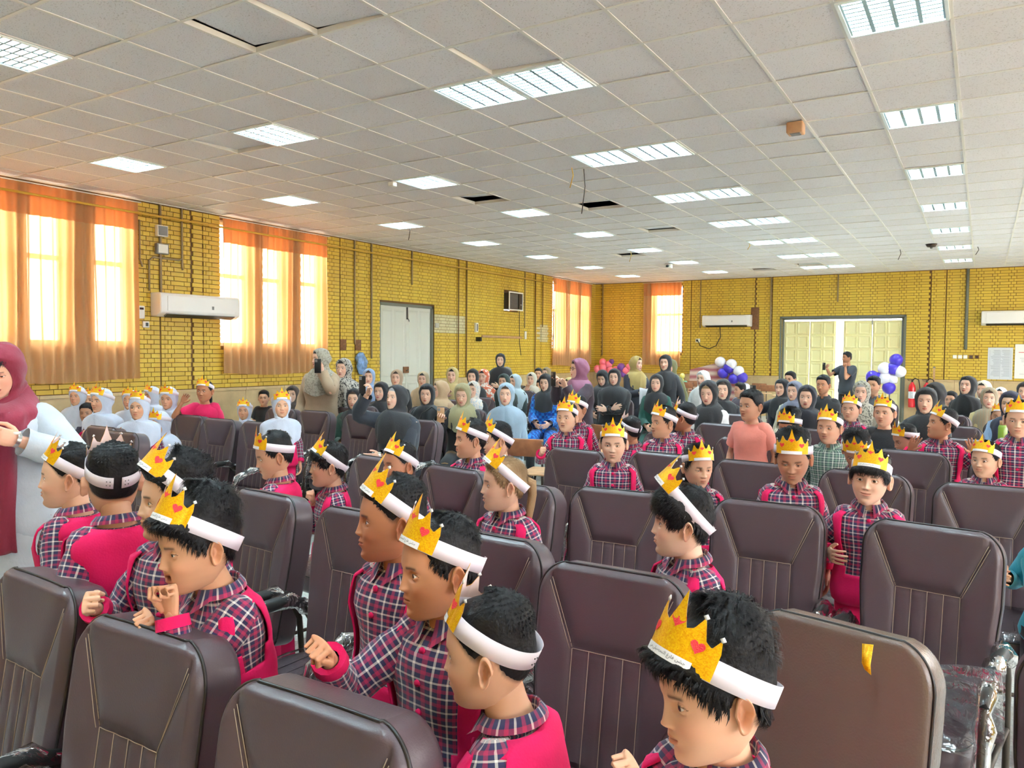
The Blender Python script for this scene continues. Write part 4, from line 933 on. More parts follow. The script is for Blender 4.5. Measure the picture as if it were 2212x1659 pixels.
def rotz(a): c, s = math.cos(a), math.sin(a); return np.array([[c, -s, 0], [s, c, 0], [0, 0, 1]])
TORSO = np.array([  # t along pelvis->neck, half width, half depth, forward shift
    (-.16, .10, .09, 0), (-.10, .165, .115, 0), (0, .175, .120, 0), (.18, .155, .108, 0), (.36, .140, .100, 0), (.55, .150, .108, -.004), (.72, .165, .112, -.006), (.84, .172, .100, -.002), (.90, .165, .088, .0), (.945, .135, .075, .004), (.975, .095, .064, .008), (1.0, .066, .056, .01), (1.03, .055, .052, .01)])
NAMES_F = {}
def person(name, label, px, py, hp, yaw, pitch=0., roll=0., body=None, kind='boy', pose='stand', q=None, z=None, skin=(222, 170, 138), hair='hair_black', hs='short', scarf=None, scarfpat=None, coat=(30, 30, 34), coatpat=None, crown=False, rh=None, lh=None, hk=('relaxed', 'relaxed'), smile=.0, mouth=0., lid=1., group=None, lean_f=0., leg=(28, 28, 34), glasses=False, wide=1., dd=0., cz=0.0, ck=.42, cs=None, drape=None, eo=.55, shirt='plaid', hsx=1., twist=None):
    adult = kind in ('woman', 'man'); HSc = (1.0 if adult else .90)*hsx
    if q is None: q = 2 if hp > 105 else (1 if hp > 38 else 0)
    dep = FPX*.233*HSc/hp+dd
    if z is not None: P = onz(px, py, z)
    else: P = atd(px, py, dep)
    Hc = P; dep = pj(P)[2]
    # headings: 0 = towards the camera, + = towards the photo's left
    to = math.atan2(-(-Hc[0]), -(Hc[1])) if False else math.atan2(Hc[0], Hc[1])   # bearing of person
    hz = lambda deg: -to+math.radians(-deg)   # rotation about z of a figure that faces -Y
    hyaw = hz(yaw); byaw = hz(yaw*.6 if body is None else body)
    Rb = rotz(byaw); Rh = rotz(hyaw)@rotx(math.radians(pitch))@roty(math.radians(roll))
    root = np.array([Hc[0], Hc[1], 0.]); floorz = 0.
    sc = (Hc[2]+.11)/1.62 if (adult and pose == 'stand') else (1.0 if adult else .74*hsx if pose == 'sit' else min(.98, max(.66, (Hc[2]+.1)/1.60)))
    bs = sc if adult else (.70+.12*(HSc-.9)/.1)   # torso and limb girth scale
    bs = 1.0*sc if adult else .72*hsx
    neckL = (.125 if adult else .105)*HSc
    # in body frame, origin under the head
    Hl = np.array([0, 0, Hc[2]])
    N0 = Hl+np.array([0, .028+lean_f*.10, -.118*HSc-(.040 if adult else .018)*bs-.006])   # neck base
    TL = .50*bs*(1.0 if adult else 1.0)
    Pl = N0+np.array([0, lean_f*TL, -TL*math.sqrt(max(.1, 1-lean_f**2))])
    if pose == 'sit': seat = .52; Pl[2] = max(seat+.06, min(Pl[2], N0[2]-.3*bs)); 
    up = nrm(N0-Pl); rt = np.array([1., 0, 0]); fd = nrm(np.cross(up, rt))*1.0   # fd points to +y?? (z x x = y)
    bk_ = fd
    TLr = np.linalg.norm(N0-Pl)
    def Tp(t, sx, sy): return Pl+up*TLr*t+rt*sx+bk_*sy
    def torso_ring(t, off, n=28, a0=None):
        w = np.interp(t, TORSO[:, 0], TORSO[:, 1])*bs*wide+off; d = np.interp(t, TORSO[:, 0], TORSO[:, 2])*bs*(.5+.5*wide)+off; fs = np.interp(t, TORSO[:, 0], TORSO[:, 3])
        if kind == 'woman': d = d+.018*bs*math.exp(-((t-.62)/.12)**2)
        w *= (1 if kind != 'man' or t < .5 else 1.1)
        out = []
        for k in range(n):
            a = k/n*2*pi; c = math.cos(a); s_ = math.sin(a); e = 2/2.4
            out.append(Tp(t, w*abs(s_)**e*math.copysign(1, s_), -d*abs(c)**e*math.copysign(1, c)*(1.0 if c > 0 else .9)+fs))
        return np.array(out)
    sh = {s_: Tp(.875, s_*.150*bs*wide*(1.12 if kind == 'man' else 1), 0.0) for s_ in (-1, 1)}
    UA, FA = .27*bs*(1 if adult else 1.0), .235*bs
    arms = {}
    for s_, tgt, hk_ in ((-1, rh, hk[0]), (1, lh, hk[1])):   # the figure's right hand is at -x (faces -Y)
        if tgt is None:
            if pose == 'sit': T = np.array([s_*.09*bs, -.27*bs+Pl[1], Pl[2]+.12*bs])
            else: T = sh[s_]+np.array([s_*.07*bs, -.04*bs, -.47*bs])
        else:
            T = Hl+np.array(tgt)*(1 if adult else .8)
            E0 = sh[s_]+np.array([s_*.10, -.02, -.2])*bs; T = T-nrm(T-E0)*.075*(1 if adult else .78)
        d = T-sh[s_]; L = np.linalg.norm(d); mx = (UA+FA)*.985
        if L > mx: T = sh[s_]+d/L*mx; d = T-sh[s_]; L = mx
        ca = (UA**2+L**2-FA**2)/(2*UA*L+1e-9); ca = max(-1, min(1, ca)); a = math.acos(ca); u = d/L
        hint = np.array([s_*eo, .35, -1.]) if tgt is not None else np.array([s_*.5, 1., -.3]); h_ = nrm(hint-u*np.dot(hint, u)); E = sh[s_]+UA*(u*math.cos(a)+h_*math.sin(a))
        arms[s_] = (sh[s_], E, T, hk_, tgt is not None)
    hips = {s_: Pl+np.array([s_*.085*bs, 0, -.02]) for s_ in (-1, 1)}
    legs = {}
    for s_ in (-1, 1):
        if pose == 'sit': K = hips[s_]+np.array([s_*.04, -.42*bs, .0]); K[2] = min(K[2], .54); A = np.array([K[0], K[1]-.02, .09])
        else:
            A = np.array([hips[s_][0]+s_*.02, Pl[1]-.0, .085]); K = (hips[s_]+A)/2+np.array([0, -.02, 0])
        legs[s_] = (hips[s_], K, A)
    col = np.array(srgb(*skin)[:3])
    W_ = lambda V: (np.asarray(V)@Rb.T)+root
    # ---------------- body: one skinned surface
    b_ = MB()
    ts = [-.12, -.05, .1, .3, .5, .7, .84, .9, .95, .985, 1.02]
    b_.loft([torso_ring(t, -.004, 20) for t in ts])
    nr_ = (.054 if kind == 'man' else .048 if adult else .043)*(HSc/.9 if not adult else 1)
    Hn = Hl+np.array([0, .022, -.055*HSc]); b_.tube([N0+np.array([0, .01, -.04]), N0+np.array([0, .004, .0]), (N0+Hn)/2, Hn], [nr_*1.35, nr_*1.12, nr_, nr_*.98], 14)
    for s_ in (-1, 1):
        a, E, T, hk_, _ = arms[s_]; b_.tube([a, (a+E)/2, E], [.034*bs, .034*bs, .032*bs], 10); b_.sph(a, .036*bs, 10); b_.sph(E, .036*bs, 10)
        b_.tube([E, E*.65+T*.35, T, T+nrm(T-E)*.012*bs], [.036*bs, .037*bs, .026*bs, .024*bs], 10)
        h_, K, A = legs[s_]; b_.tube([h_, (h_+K)/2, K], [.080*bs, .070*bs, .052*bs], 10); b_.sph(K, .053*bs, 10); b_.tube([K, K*.6+A*.4, A], [.052*bs, .05*bs, .034*bs], 10)
        b_.rbox(A+np.array([0, -.055*bs, -.045]), (.075*bs, .21*bs, .06), .02, 0, 2)
    V, F = remesh(b_, {2: .011, 1: .014, 0: .02}[q]*(1 if not adult else 1.15), 2)
    B = MB(); B.add(W_(V), F, 0, col=col)
    for s_ in (-1, 1):
        a, E, T, hk_, tg = arms[s_]; HV, HF_ = hand(hk_, q); hsx_ = (.92 if kind == 'woman' else 1.0 if kind == 'man' else .74)
        x_ = nrm(T-E); th = np.array([0, 0, 1.]) if abs(x_[2]) < .75 else np.array([-s_*.9 if x_[2] > 0 else 0, -.5, 0])
        if x_[2] < -.6: th = np.array([0, -1., 0])
        if x_[2] > .6: th = np.array([-s_*1., -.2, 0])
        th = nrm(th-x_*np.dot(th, x_)); bkv = np.cross(x_, th)*(1 if s_ < 0 else -1)
        hv = HV*hsx_; P_ = T+hv[:, :1]*x_+hv[:, 1:2]*th+hv[:, 2:3]*bkv
        B.add(W_(P_), HF_ if s_ < 0 else [f[::-1] for f in HF_], 0, col=col*np.array([1, .96, .95]))
    # ---------------- head
    A_, Z_ = GRID[q]; x, y, es, zc, zm, mw = face_surf(A_, Z_, kind == 'woman', not adult, smile, mouth, lid)
    ax = np.abs(x); front = np.cos(A_) > .1
    C = np.tile(col, (*x.shape, 1)); 
    def paint(mask, c, k=1.): C[:] = C*(1-mask[..., None]*k)+np.array(c)*mask[..., None]*k
    fem = kind in ('woman',); paint(ga(ax, .042, .02)*ga(Z_, -.035, .02)*front, col*np.array([1.05, .72, .70]), .4); paint(ga(ax, 0, .014)*ga(Z_, -.04, .01)*front, col*np.array([1.03, .8, .78]), .35)
    lipc = np.array(srgb(190, 84, 84)[:3]) if fem else col*np.array([.82, .55, .55])
    lipm = sm(mw*.95-ax, 0, .003)*sm(.0102+mouth*.008-np.abs(Z_-(zc-.0008-mouth*.003))-.0050*(ax/mw)**1.5, 0, .0024)*front; paint(lipm, lipc, .85)
    if mouth > .05: paint(sm(mw*.8-ax, 0, .002)*ga(Z_, zc-mouth*.002, .0018+.005*mouth)*front, (.12, .02, .02), .95)
    else: paint(sm(mw*.95-ax, 0, .003)*ga(Z_, zc, .0016)*front, col*np.array([.4, .22, .2]), .8)
    paint(ga(ax, .006, .004)*ga(Z_, (-.036 if adult else -.031)-.010, .003)*front, col*.4, .6)
    zb = .0215-.12*(ax-.03)*(ax > .03)-.1*(.03-ax)*(ax < .03)+(.0 if not fem else .001); bw = (.0032 if adult and not fem else .0025 if fem else .0036)*(1 if q > 0 else 1.6)
    paint(sm(.046-ax, 0, .006)*sm(ax-.011, 0, .005)*ga(Z_, zb, bw)*front, (.02, .014, .012), .88 if adult else .84)
    if kind == 'man': paint(sm(-.045-Z_, 0, .015)*front*(1-lipm)+0, col*.55, .45)
    # lash line / eye shadow
    paint(((es > -.0018) & (es < .0006) & (Z_ > EYZ) & front).astype(float), (.02, .012, .01), .85 if q else .5)
    if fem: paint(ga(ax, EYX, .018)*ga(Z_, .008, .006)*front, col*np.array([.75, .6, .6]), .4)
    if q == 0: paint(((np.abs(ax-EYX) < .012) & (np.abs(Z_-EYZ) < .005) & front).astype(float), (.05, .035, .03), .8)
    bald = np.zeros_like(x)
    if hs != 'none' and (not scarf or (adult and hs == 'front')):
        zl = zline(y, 'fade' if hs == 'fade' else hs); bald = sm(Z_-zl, -.002, .014); hc = np.array(MATS[hair].node_tree.nodes['Principled BSDF'].inputs['Base Color'].default_value)[:3]
        paint(bald, hc*1.6+col*.10, .86 if hs != 'fade' else .80)
    hw_ = 1.0 if adult else 1.03
    Vh = np.stack([x*hw_, y, Z_], -1).reshape(-1, 3); nzr, na = x.shape
    Fh = [(k*na+i, k*na+(i+1) % na, (k+1)*na+(i+1) % na, (k+1)*na+i) for k in range(nzr-1) for i in range(na)]
    Fh.append(tuple(range(na-1, -1, -1))); Fh.append(tuple((nzr-1)*na+i for i in range(na)))
    HW_ = lambda V: (np.asarray(V)*HSc)@Rh.T+Hc
    B.add(HW_(Vh), Fh, 0, col=C.reshape(-1, 3))
    if not scarf:
        eb = MB()
        for s_ in (-1, 1): ear_geo(eb, s_, q, 1.0 if adult else 1.08, col)
        for V_, C_ in zip(eb.V, eb.C): pass
        allV = np.concatenate(eb.V); B.add(HW_(allV), eb.F, 0, col=np.concatenate(eb.C))
    me = B.mesh(name, ['skin'], attr=True)
    # re-origin at the feet
    org = np.array([Hc[0], Hc[1], 0.]); me.transform(Matrix.Translation(Vector(tuple(-org))))
    ob = link(name, me, loc=tuple(float(v) for v in org)); tag(ob, label, 'person', group)
    def part(mb, nm, mats, par=None, **k):
        mb.V = [v-org for v in mb.V]; o = mb.obj(nm, mats, par or ob, **k); return o
    # ---------------- eyes
    if q > 0 and not (abs(((yaw+180) % 360)-180) > 125):
        for s_ in (-1, 1):
            e = MB(); n = 22 if q == 2 else 12; rings = []; cols = []
            for t in np.linspace(.03, pi-.03, n):
                rings.append([(s_*EYX+EYR*math.sin(t)*math.cos(k), EYE_Y-EYR*math.cos(t), EYZ+EYR*math.sin(t)*math.sin(k)) for k in np.arange(n)/n*2*pi])
                c = (.01, .01, .01) if t < .24 else ((.07, .03, .015) if t < .53 else ((.04, .02, .015) if t < .58 else (.72, .68, .66))); cols += [c]*n
            e.loft([HW_(r) for r in rings], 0, col=np.array(cols)); part(e, 'eye', ['eyeball'], attr=True)
    # ---------------- hair
    if hs != 'none' and (not scarf or hs in ('front',)):
        A2, Z2 = GRID[min(q, 1)]; xx, yy = contour(A2, Z2); 
        zl = zline(yy, hs if hs in ('fade', 'bangs', 'front', 'messy') else 'short'); m_ = sm(Z2-zl, -.002, .022); top = sm(Z2, .035, .085)
        rnd = np.random.RandomState(int(px*7+py) % 9999); ph = rnd.rand(8)*6
        no = np.sin(A2*9+Z2*140+ph[0])*.5+np.sin(A2*17-Z2*90+ph[1])*.3+np.sin(A2*31+Z2*260+ph[2])*.2
        Tt = {'fade': .002+.016*top, 'short': .006+.013*top, 'bangs': .010+.012*top, 'curly': .004+.034*top*(1+.25*no), 'messy': .010+.030*top+.010*sm(-np.cos(A2), 0, 1)*sm(Z2, -.02, .03), 'tied': .005+.004*top, 'long': .012+.01*top, 'front': .0022+.001*top}[hs]
        T2 = Tt*m_*(1+.12*no)-.0035*(1-m_)
        if hs in ('bangs',): T2 += .006*sm(Z2, .028, .045)*m_*(np.cos(A2) > .3)
        hband = None
        if crown:
            hband = Z2-(.052+cz-ck*yy); ofl = (.0125 if hs != 'fade' else .009)+(.006 if hs in ('curly', 'messy') else 0)-.003
            near = (1-sm(np.abs(hband)-.020, 0, .016)); fr2 = sm(np.cos(A2), -.1, .4)*sm(hband, -.02, 0)*(1-sm(hband, .05, .10)); near = np.maximum(near, fr2); T2 = T2*(1-near)+np.minimum(T2, ofl)*near
        ux = xx-0; uy = yy-.012; un = np.sqrt(ux**2+uy**2+(Z2-.0)**2*1.0)+1e-6
        hx, hy, hz_ = xx+ux/un*T2, yy+uy/un*T2, Z2+(Z2-.0)/un*T2*1.1
        nzr2, na2 = xx.shape; V2 = np.stack([hx*hw_, hy, hz_], -1).reshape(-1, 3); mm = (m_.reshape(-1) > .02)
        F2 = [f for f in ((k*na2+i, k*na2+(i+1) % na2, (k+1)*na2+(i+1) % na2, (k+1)*na2+i) for k in range(nzr2-1) for i in range(na2)) if mm[f[0]] or mm[f[1]] or mm[f[2]] or mm[f[3]]]
        F2.append(tuple((nzr2-1)*na2+i for i in range(na2)))
        h_ = MB(); h_.add(HW_(V2), F2)
        if q == 2 or (q == 1 and hp > 60):
            ns = 2600 if q == 2 else 700; SV = []; SF_ = []
            N3 = V2.reshape(nzr2, na2, 3)
            L0 = {'fade': .010, 'short': .018, 'bangs': .026, 'curly': .018, 'messy': .026, 'tied': .02, 'long': .04, 'front': .02}[hs]
            whorl = np.array([.012, .055, .11])
            ok_ = (m_ > .5) & (top > (.12 if hs == 'fade' else -1))
            if hband is not None: ok_ &= (hband > .045) | ((hband < -.03) & (np.cos(A2) > -.9)); ok_ &= ~((np.cos(A2) > .2) & (hband > -.03) & (hband < .07))
            cand = np.argwhere(ok_)
            idx = cand[rnd.randint(0, len(cand), ns)]
            for k_, (a_, b2) in enumerate(idx):
                p = N3[a_, b2]+rnd.randn(3)*.0012; nn = nrm(p-np.array([0, .012, 0])); fl_ = p-whorl; fl_ = fl_-nn*np.dot(fl_, nn); fl_ = nrm(fl_)+rnd.randn(3)*(.16 if hs != 'curly' else 1.0); fl_ = nrm(fl_)
                L = L0*(.6+.6*rnd.rand()); wd = np.cross(nn, fl_)*(.0011 if q == 2 else .0020); lift = .08 if hs not in ('messy', 'curly') else .2
                pts = [p-nn*.001, p+fl_*L*.5+nn*L*lift, p+fl_*L+nn*L*(lift*.6-.25)]
                b0 = len(SV); SV += [pts[0]-wd, pts[0]+wd, pts[1]-wd*.8, pts[1]+wd*.8, pts[2]]; SF_ += [(b0, b0+1, b0+3, b0+2), (b0+2, b0+3, b0+4)]
            h_.add(HW_(np.array(SV)), SF_)
        if hs in ('tied', 'long'):
            back = [(0, .085, .02), (.0, .125, -.0), (0, .13, -.05), (.01, .12, -.10), (.012, .11, -.16), (.01, .105, -.20)] if hs == 'tied' else [(0, .08, .0), (0, .09, -.06), (0, .085, -.13), (0, .09, -.2)]
            h_.tube(HW_(np.array(back)), [.022*HSc, .026*HSc, .02*HSc, .019*HSc, .015*HSc, .004] if hs == 'tied' else [.05, .06, .055, .03], 10)
        part(h_, 'hair', [hair])
    # ---------------- scarf (maghnaeh / headscarf)
    if scarf:
        nv, nu = {2: (46, 64), 1: (34, 44), 0: (24, 30)}[q]; rnd = np.random.RandomState(int(px*3+py) % 9999); ph = rnd.rand(6)*6
        G = np.zeros((nv+1, nu+1, 3)); child = not adult; loose = .012 if child else .016
        hemf, hems, hemb = (.30, .14, .27) if child else (.34, .17, .30)
        dr_ = drape if drape is not None else (1.0 if child or 'veil' in label or 'shawl' in label else .72); hemf *= dr_; hems *= dr_; hemb *= dr_
        hemf *= bs/ (1 if adult else .9); hems *= bs/(1 if adult else .9); hemb *= bs/(1 if adult else .9)
        nh = int(nv*.56); z_top = .1285; ztopo = .058 if child else (.086 if hs == 'front' else .062); zbo = -.116; zmid = (ztopo+zbo)/2; hh = (ztopo-zbo)/2
        for v in range(nv+1):
            if v <= nh:
                s_ = v/nh; zh_ = .1149-(.1149+.125)*s_**1.35; zz = zh_
                k = (zz-zmid)/hh; xo = .0585*math.sqrt(max(0, 1-k*k)) if abs(k) < 1 else 0
                zc2 = min(zz, .1145); w = float(np.interp(zc2, *TW)); w = max(w, .001)
                a0 = math.asin(min(.93, xo/w)) if xo > 0 else 0.0
                a = np.linspace(a0, 2*pi-a0, nu+1); edge = np.minimum(a-a0, 2*pi-a0-a); off = .005+(loose-.005)*sm(edge, 0, .5)
                cx, cy = contour(a, np.full(nu+1, max(zc2, -.085)), 0); ln = np.sqrt(cx**2+(cy-.012)**2)+1e-6
                off = off*(.12+.88*float(sm(.1149-zz, 0, .03))); zl_up = .013*float(sm(zz, .06, .114))
                bun = .020*sm(-np.cos(a), .1, 1)*ga(zz, -.02, .06)*(1 if adult else .6); chin = 0.0
                if zz < -.06: chin = .012*sm(-zz, .06, .12)*np.clip(np.cos(a), 0, 1)
                fold = .0022*np.sin(a*7+zz*60+ph[0])*sm(edge, .1, .5)
                o2 = off+bun+fold; X = cx+cx/ln*o2; Y = cy+(cy-.012)/ln*o2-chin
                back_f = sm(-np.cos(a), -.2, .6)*sm(-zz, .02, .12); Y = np.where(np.cos(a) < 0, Y*(1-back_f)+np.maximum(Y, .075+.02*adult)*back_f, Y)
                P3 = np.stack([X, Y, np.full(nu+1, zz+zl_up)], -1)*HSc
                G[v] = (P3@Rh.T+Hc-root)@Rb; last = G[v]
            else:
                s_ = (v-nh)/(nv-nh); a = np.linspace(0, 2*pi, nu+1); c = np.cos(a); sn = np.sin(a)
                wt = ((.185 if adult else .216)*bs*wide+.018)*min(1, .35+.65*dr_); dt_f = .128*bs*wide+.02+(.02 if kind == 'woman' else .006); dt_b = .105*bs+.022
                k = sm(s_, 0, .62); ex, ey = wt*sn, np.where(c > 0, -dt_f*c, -dt_b*c)
                fr = np.clip(c, 0, 1)**1.0; bk2 = np.clip(-c, 0, 1); drop = hems*np.abs(sn)**1.2*(1-fr*.0)+hemf*fr**1.2*(1-.35*np.abs(sn))+hemb*bk2**1.2*(1-.35*np.abs(sn))
                base = N0+np.array([0, 0, .005]); tgt_ = np.stack([base[0]+ex, base[1]+ey, np.full(nu+1, base[2])-drop*s_**1.1], -1)
                sh_dip = .03*bs*np.abs(sn)**2*s_; tgt_[:, 2] -= sh_dip*0
                fa = .010*s_*bs; wv = fa*(np.sin(a*9+ph[1]+s_*3)+.6*np.sin(a*15+ph[2])); tgt_[:, 0] += wv*sn; tgt_[:, 1] -= wv*c
                st0 = G[nh].copy(); a_o = np.linspace(0, 1, nu+1)
                row = st0*(1-k)+tgt_*k; row[:, 2] = st0[:, 2]*(1-sm(s_, 0, .8))+tgt_[:, 2]*sm(s_, 0, .8); G[v] = row
        sV = W_(G.reshape(-1, 3)); sF = [(v*(nu+1)+i, (v+1)*(nu+1)+i, (v+1)*(nu+1)+i+1, v*(nu+1)+i+1) for v in range(nv) for i in range(nu)]
        s_m = MB(); s_m.add(sV, sF); s_m.add(W_(G[0]), [tuple(range(nu+1))])
        # fold-in hem round the face
        inn = G[:nh+1, [0, -1]].copy(); ctr = (Hc-root)@Rb
        ed = []
        for side_i, cidx in ((0, 0), (1, -1)):
            E_ = G[:nh+1, cidx]; dirn = ctr-E_; dirn /= np.linalg.norm(dirn, axis=1)[:, None]; I_ = E_+dirn*.012*HSc; VV = np.concatenate([E_, I_]); n_ = nh+1
            s_m.add(W_(VV), [((i, i+1, n_+i+1, n_+i) if side_i else (i+1, i, n_+i, n_+i+1)) for i in range(n_-1)])
        part(s_m, 'headscarf', [cloth(scarf, scarfpat)])
        if 'maroon' in label:
            tl = MB(); n1, n2_ = 30, 10; TV = []
            for i in range(n1+1):
                v = i/n1; zz = N0[2]-.02-.62*v
                for j in range(n2_+1):
                    u = j/n2_*2-1; TV.append((-.02+u*(.075+.02*v)+.012*math.sin(v*5), -(.165-.02*abs(u)+.018*math.cos(u*9+v*2)+.02*math.sin(v*3)), zz))
            tl.add(W_(np.array(TV)), [(i*(n2_+1)+j, (i+1)*(n2_+1)+j, (i+1)*(n2_+1)+j+1, i*(n2_+1)+j+1) for i in range(n1) for j in range(n2_)]); o_ = part(tl, 'scarf_end', [cloth(scarf, scarfpat)]); md = o_.modifiers.new('t', 'SOLIDIFY'); md.thickness = .008
    # ---------------- clothes
    ccl = 'plaid' if kind in ('boy', 'girl') and shirt in ('plaid', 'plaid_green') else None
    cm = shirt if kind in ('boy', 'girl') and shirt in MATS else cloth(coat, coatpat)
    n = 36 if q == 2 else 24; offc = .012 if adult else .008
    ts = np.concatenate([np.linspace(-.12, .8, 14 if q else 8), [.86, .90, .93, .955, .975, .99]])
    c_ = MB(); rings = []; uvs_ = []
    rndc = np.random.RandomState(int(px+py)); pc = rndc.rand(6)*6
    for t in ts:
        r = torso_ring(t, offc+(.002 if t < .9 else 0), n); a = np.arange(n)/n*2*pi; wr_ = .004*bs*np.sin(a*5+t*9+pc[0])+.003*bs*np.sin(a*3-t*17+pc[1]); cen = r.mean(0); dv = r-cen; dv /= np.linalg.norm(dv, axis=1)[:, None]; r = r+dv*wr_[:, None]*(t < .9); rings.append(W_(r))
        uvs_.append(np.stack([np.where(a > pi, a-2*pi, a)*.13*bs+1, np.full(n, t*TLr+1)], -1))
    c_.loft(rings, uv=np.concatenate(uvs_), caps=True)
    sl = (sm, )
    bare = {}
    for s_ in (-1, 1):
        a_, E, T, hk_, tg = arms[s_]; cut = 1.0
        P0_, P1_, P2_ = a_+(Tp(.85, 0, 0)-a_)*.25, E, T+nrm(T-E)*(-.01)
        if shirt == 'tee': P2_ = None
        pts = []; rr = []; k1 = 7 if q else 4
        for t in np.linspace(0, 1, k1): pts.append(P0_*(1-t)+P1_*t); rr.append((.066*(1-t)+.048*t)*bs+offc)
        if P2_ is None: pts = pts[:int(k1*.75)]; rr = [r_+.01 for r_ in rr[:int(k1*.75)]]
        else:
            for t in np.linspace(0, 1, k1)[1:]: pts.append(P1_*(1-t)+P2_*t); rr.append((.048*(1-t)+.034*t)*bs+offc+(.012 if adult and kind == 'woman' else 0)*t)
        # resample with smoothing at the elbow
        d0 = nrm(P1_-a_); R0 = rr[0]; pts = [P0_-d0*R0*.85, P0_-d0*R0*.55]+list(pts); rr = [R0*.38, R0*.80]+list(rr); rr[2] = R0*1.0; k1 += 2
        pts = np.array(pts); rr = np.array(rr)+.003*bs*np.sin(np.arange(len(rr))*2.1+pc[2])
        if P2_ is not None: pts[k1-1] = pts[k1-1]*.5+(pts[k1-2]+pts[k1])*.25
        up2 = None; R2 = []; U2 = []; Ls = 0; nn_ = 18 if q == 2 else 12
        for i, p in enumerate(pts):
            t_ = nrm(pts[min(i+1, len(pts)-1)]-pts[max(i-1, 0)]); ref = np.array([0, 1., 0]) if up2 is None else up2
            if abs(np.dot(ref, t_)) > .95: ref = np.array([1., 0, 0])
            a2 = nrm(np.cross(t_, ref)); b2 = np.cross(a2, t_); up2 = b2; ang = np.arange(nn_)/nn_*2*pi
            wob = 1+.05*np.sin(ang*3+i*1.7+pc[3]); R2.append(W_(p+rr[i]*(a2*(np.cos(ang)*wob)[:, None]+b2*(np.sin(ang)*wob)[:, None])))
            if i: Ls += np.linalg.norm(p-pts[i-1])
            U2.append(np.stack([np.where(ang > pi, ang-2*pi, ang)*.05*bs+2, np.full(nn_, Ls)], -1))
        if s_ > 0 and False: pass
        c_.loft(R2, uv=np.concatenate(U2), caps=False); c_.F.append(tuple(c_.n-len(R2)*nn_+i for i in range(nn_-1, -1, -1))); c_.I.append(0)
        if kind in ('boy', 'girl') and ccl and shirt == 'plaid':
            cf = MB(); d_ = nrm(T-E); cf.tube([W_((T-d_*.045*bs)[None])[0], W_((T-d_*.005)[None])[0]], [.043*bs+offc, .040*bs+offc], 14, caps=False); cf.tube([W_((T-d_*.005)[None])[0], W_((T-d_*.012)[None])[0]], [.040*bs+offc, .030*bs], 14, caps=False)
            if q > 0: part(cf, 'cuff', ['raspberry'])
    skirt = (kind == 'woman' and pose == 'stand')
    if kind == 'woman' and pose == 'sit':
        for s_ in (-1, 1):
            h_, K, A = legs[s_]; c_.tube([W_(p[None])[0] for p in (h_, (h_+K)/2, K, K+np.array([0, -.02, -.06]))], [.1*bs, .09*bs, .078*bs, .08*bs], 12)
    if skirt:
        rg = []
        for k in range(6):
            t = k/5; zz = Pl[2]*(1-t)+.42*t; rg.append(W_([(Pl[0]+(.19+.03*t+.008*math.sin(a*7+t))*bs*wide*math.sin(a), Pl[1]-(.135+.05*t+.008*math.sin(a*7))*bs*math.cos(a), zz) for a in np.arange(24)/24*2*pi]))
        c_.loft(rg[::-1])
    part(c_, 'shirt' if kind in ('boy', 'girl', 'man') else 'coat', [cm], uvs=True)
    # collar
    if kind in ('boy', 'girl', 'man') and shirt != 'tee' and not scarf:
        k_ = MB(); nn_ = 30; nb = N0+np.array([0, .004, .012]); rows = []; UV = []
        for (dr, dz, pt) in ((.001, -.010, 0), (.003, .014, 0), (.007, .017, 0), (.019, .002, .008), (.022, -.008, .014)):
            row = []
            for i in range(nn_+1):
                a = .22+(2*pi-.44)*i/nn_; e = max(0, 1-min(a-.22, 2*pi-.22-a)/.55); r_ = nr_*1.12+dr*bs/.75+pt*e*1.3; row.append(nb+np.array([r_*math.sin(a)*1.05, -r_*math.cos(a), dz*bs/.75-.028*e*(pt > 0)*1.0-.010*math.cos(a)])); UV.append((a*.06, dr+dz))
            rows.append(row)
        k_.loft([W_(r) for r in rows], closed=False, caps=False, uv=np.array(UV)); part(k_, 'collar', [cm], uvs=True)
    if kind in ('boy', 'girl') and shirt == 'plaid':
        # pinafore vest with a U opening at the front and arm holes
        v_ = MB(); n2 = 48 if q else 30; tsv = np.linspace(-.12, .985, 26 if q else 16); RV = []; 
        for t in tsv:
            r = torso_ring(t, offc+.012-(.004 if t > .9 else 0), n2); a = np.arange(n2)/n2*2*pi; cen = r.mean(0); dv = r-cen; dv /= np.linalg.norm(dv, axis=1)[:, None]; wr_ = .004*bs*np.sin(a*5+t*9+pc[0])+.003*bs*np.sin(a*3-t*17+pc[1]); RV.append(r+dv*wr_[:, None]*(t < .9))
        FV = []
        for k in range(len(tsv)-1):
            for i in range(n2):
                a = (i+.5)/n2*2*pi; a = a-2*pi if a > pi else a; t = (tsv[k]+tsv[k+1])/2; aa = abs(a)
                if t > .22 and aa < .76-.1*(t < .3): continue              # front opening
                if t > .93 and aa < 1.0: continue
                if t > .55 and abs(aa-pi/2) < (.42 if t > .66 else .30) and t < .93: continue    # arm hole
                FV.append((k*n2+i, k*n2+(i+1) % n2, (k+1)*n2+(i+1) % n2, (k+1)*n2+i))
        v_.add(W_(np.concatenate(RV)), FV); o = part(v_, 'vest', ['raspberry'])
        if q > 0:
            md = o.modifiers.new('thick', 'SOLIDIFY'); md.thickness = .005; md.offset = 1
            for tb_ in (.88, .70, .52) + ((.30,) if q == 2 else ()):
                p0 = Tp(tb_, 0, -(np.interp(tb_, TORSO[:, 0], TORSO[:, 2])*bs*(.5+.5*wide)+offc+.004)); bt = MB(); q0 = W_((p0)[None])[0]; q1 = W_((p0-bk_*.005)[None])[0]; bt.tube([q0, q1], [.0085, .0075], 12); part(bt, 'button', ['raspberry'])
    # trousers, shoes
    tr = MB()
    lm = 'raspberry' if kind in ('boy', 'girl') and shirt == 'plaid' else cloth(leg)
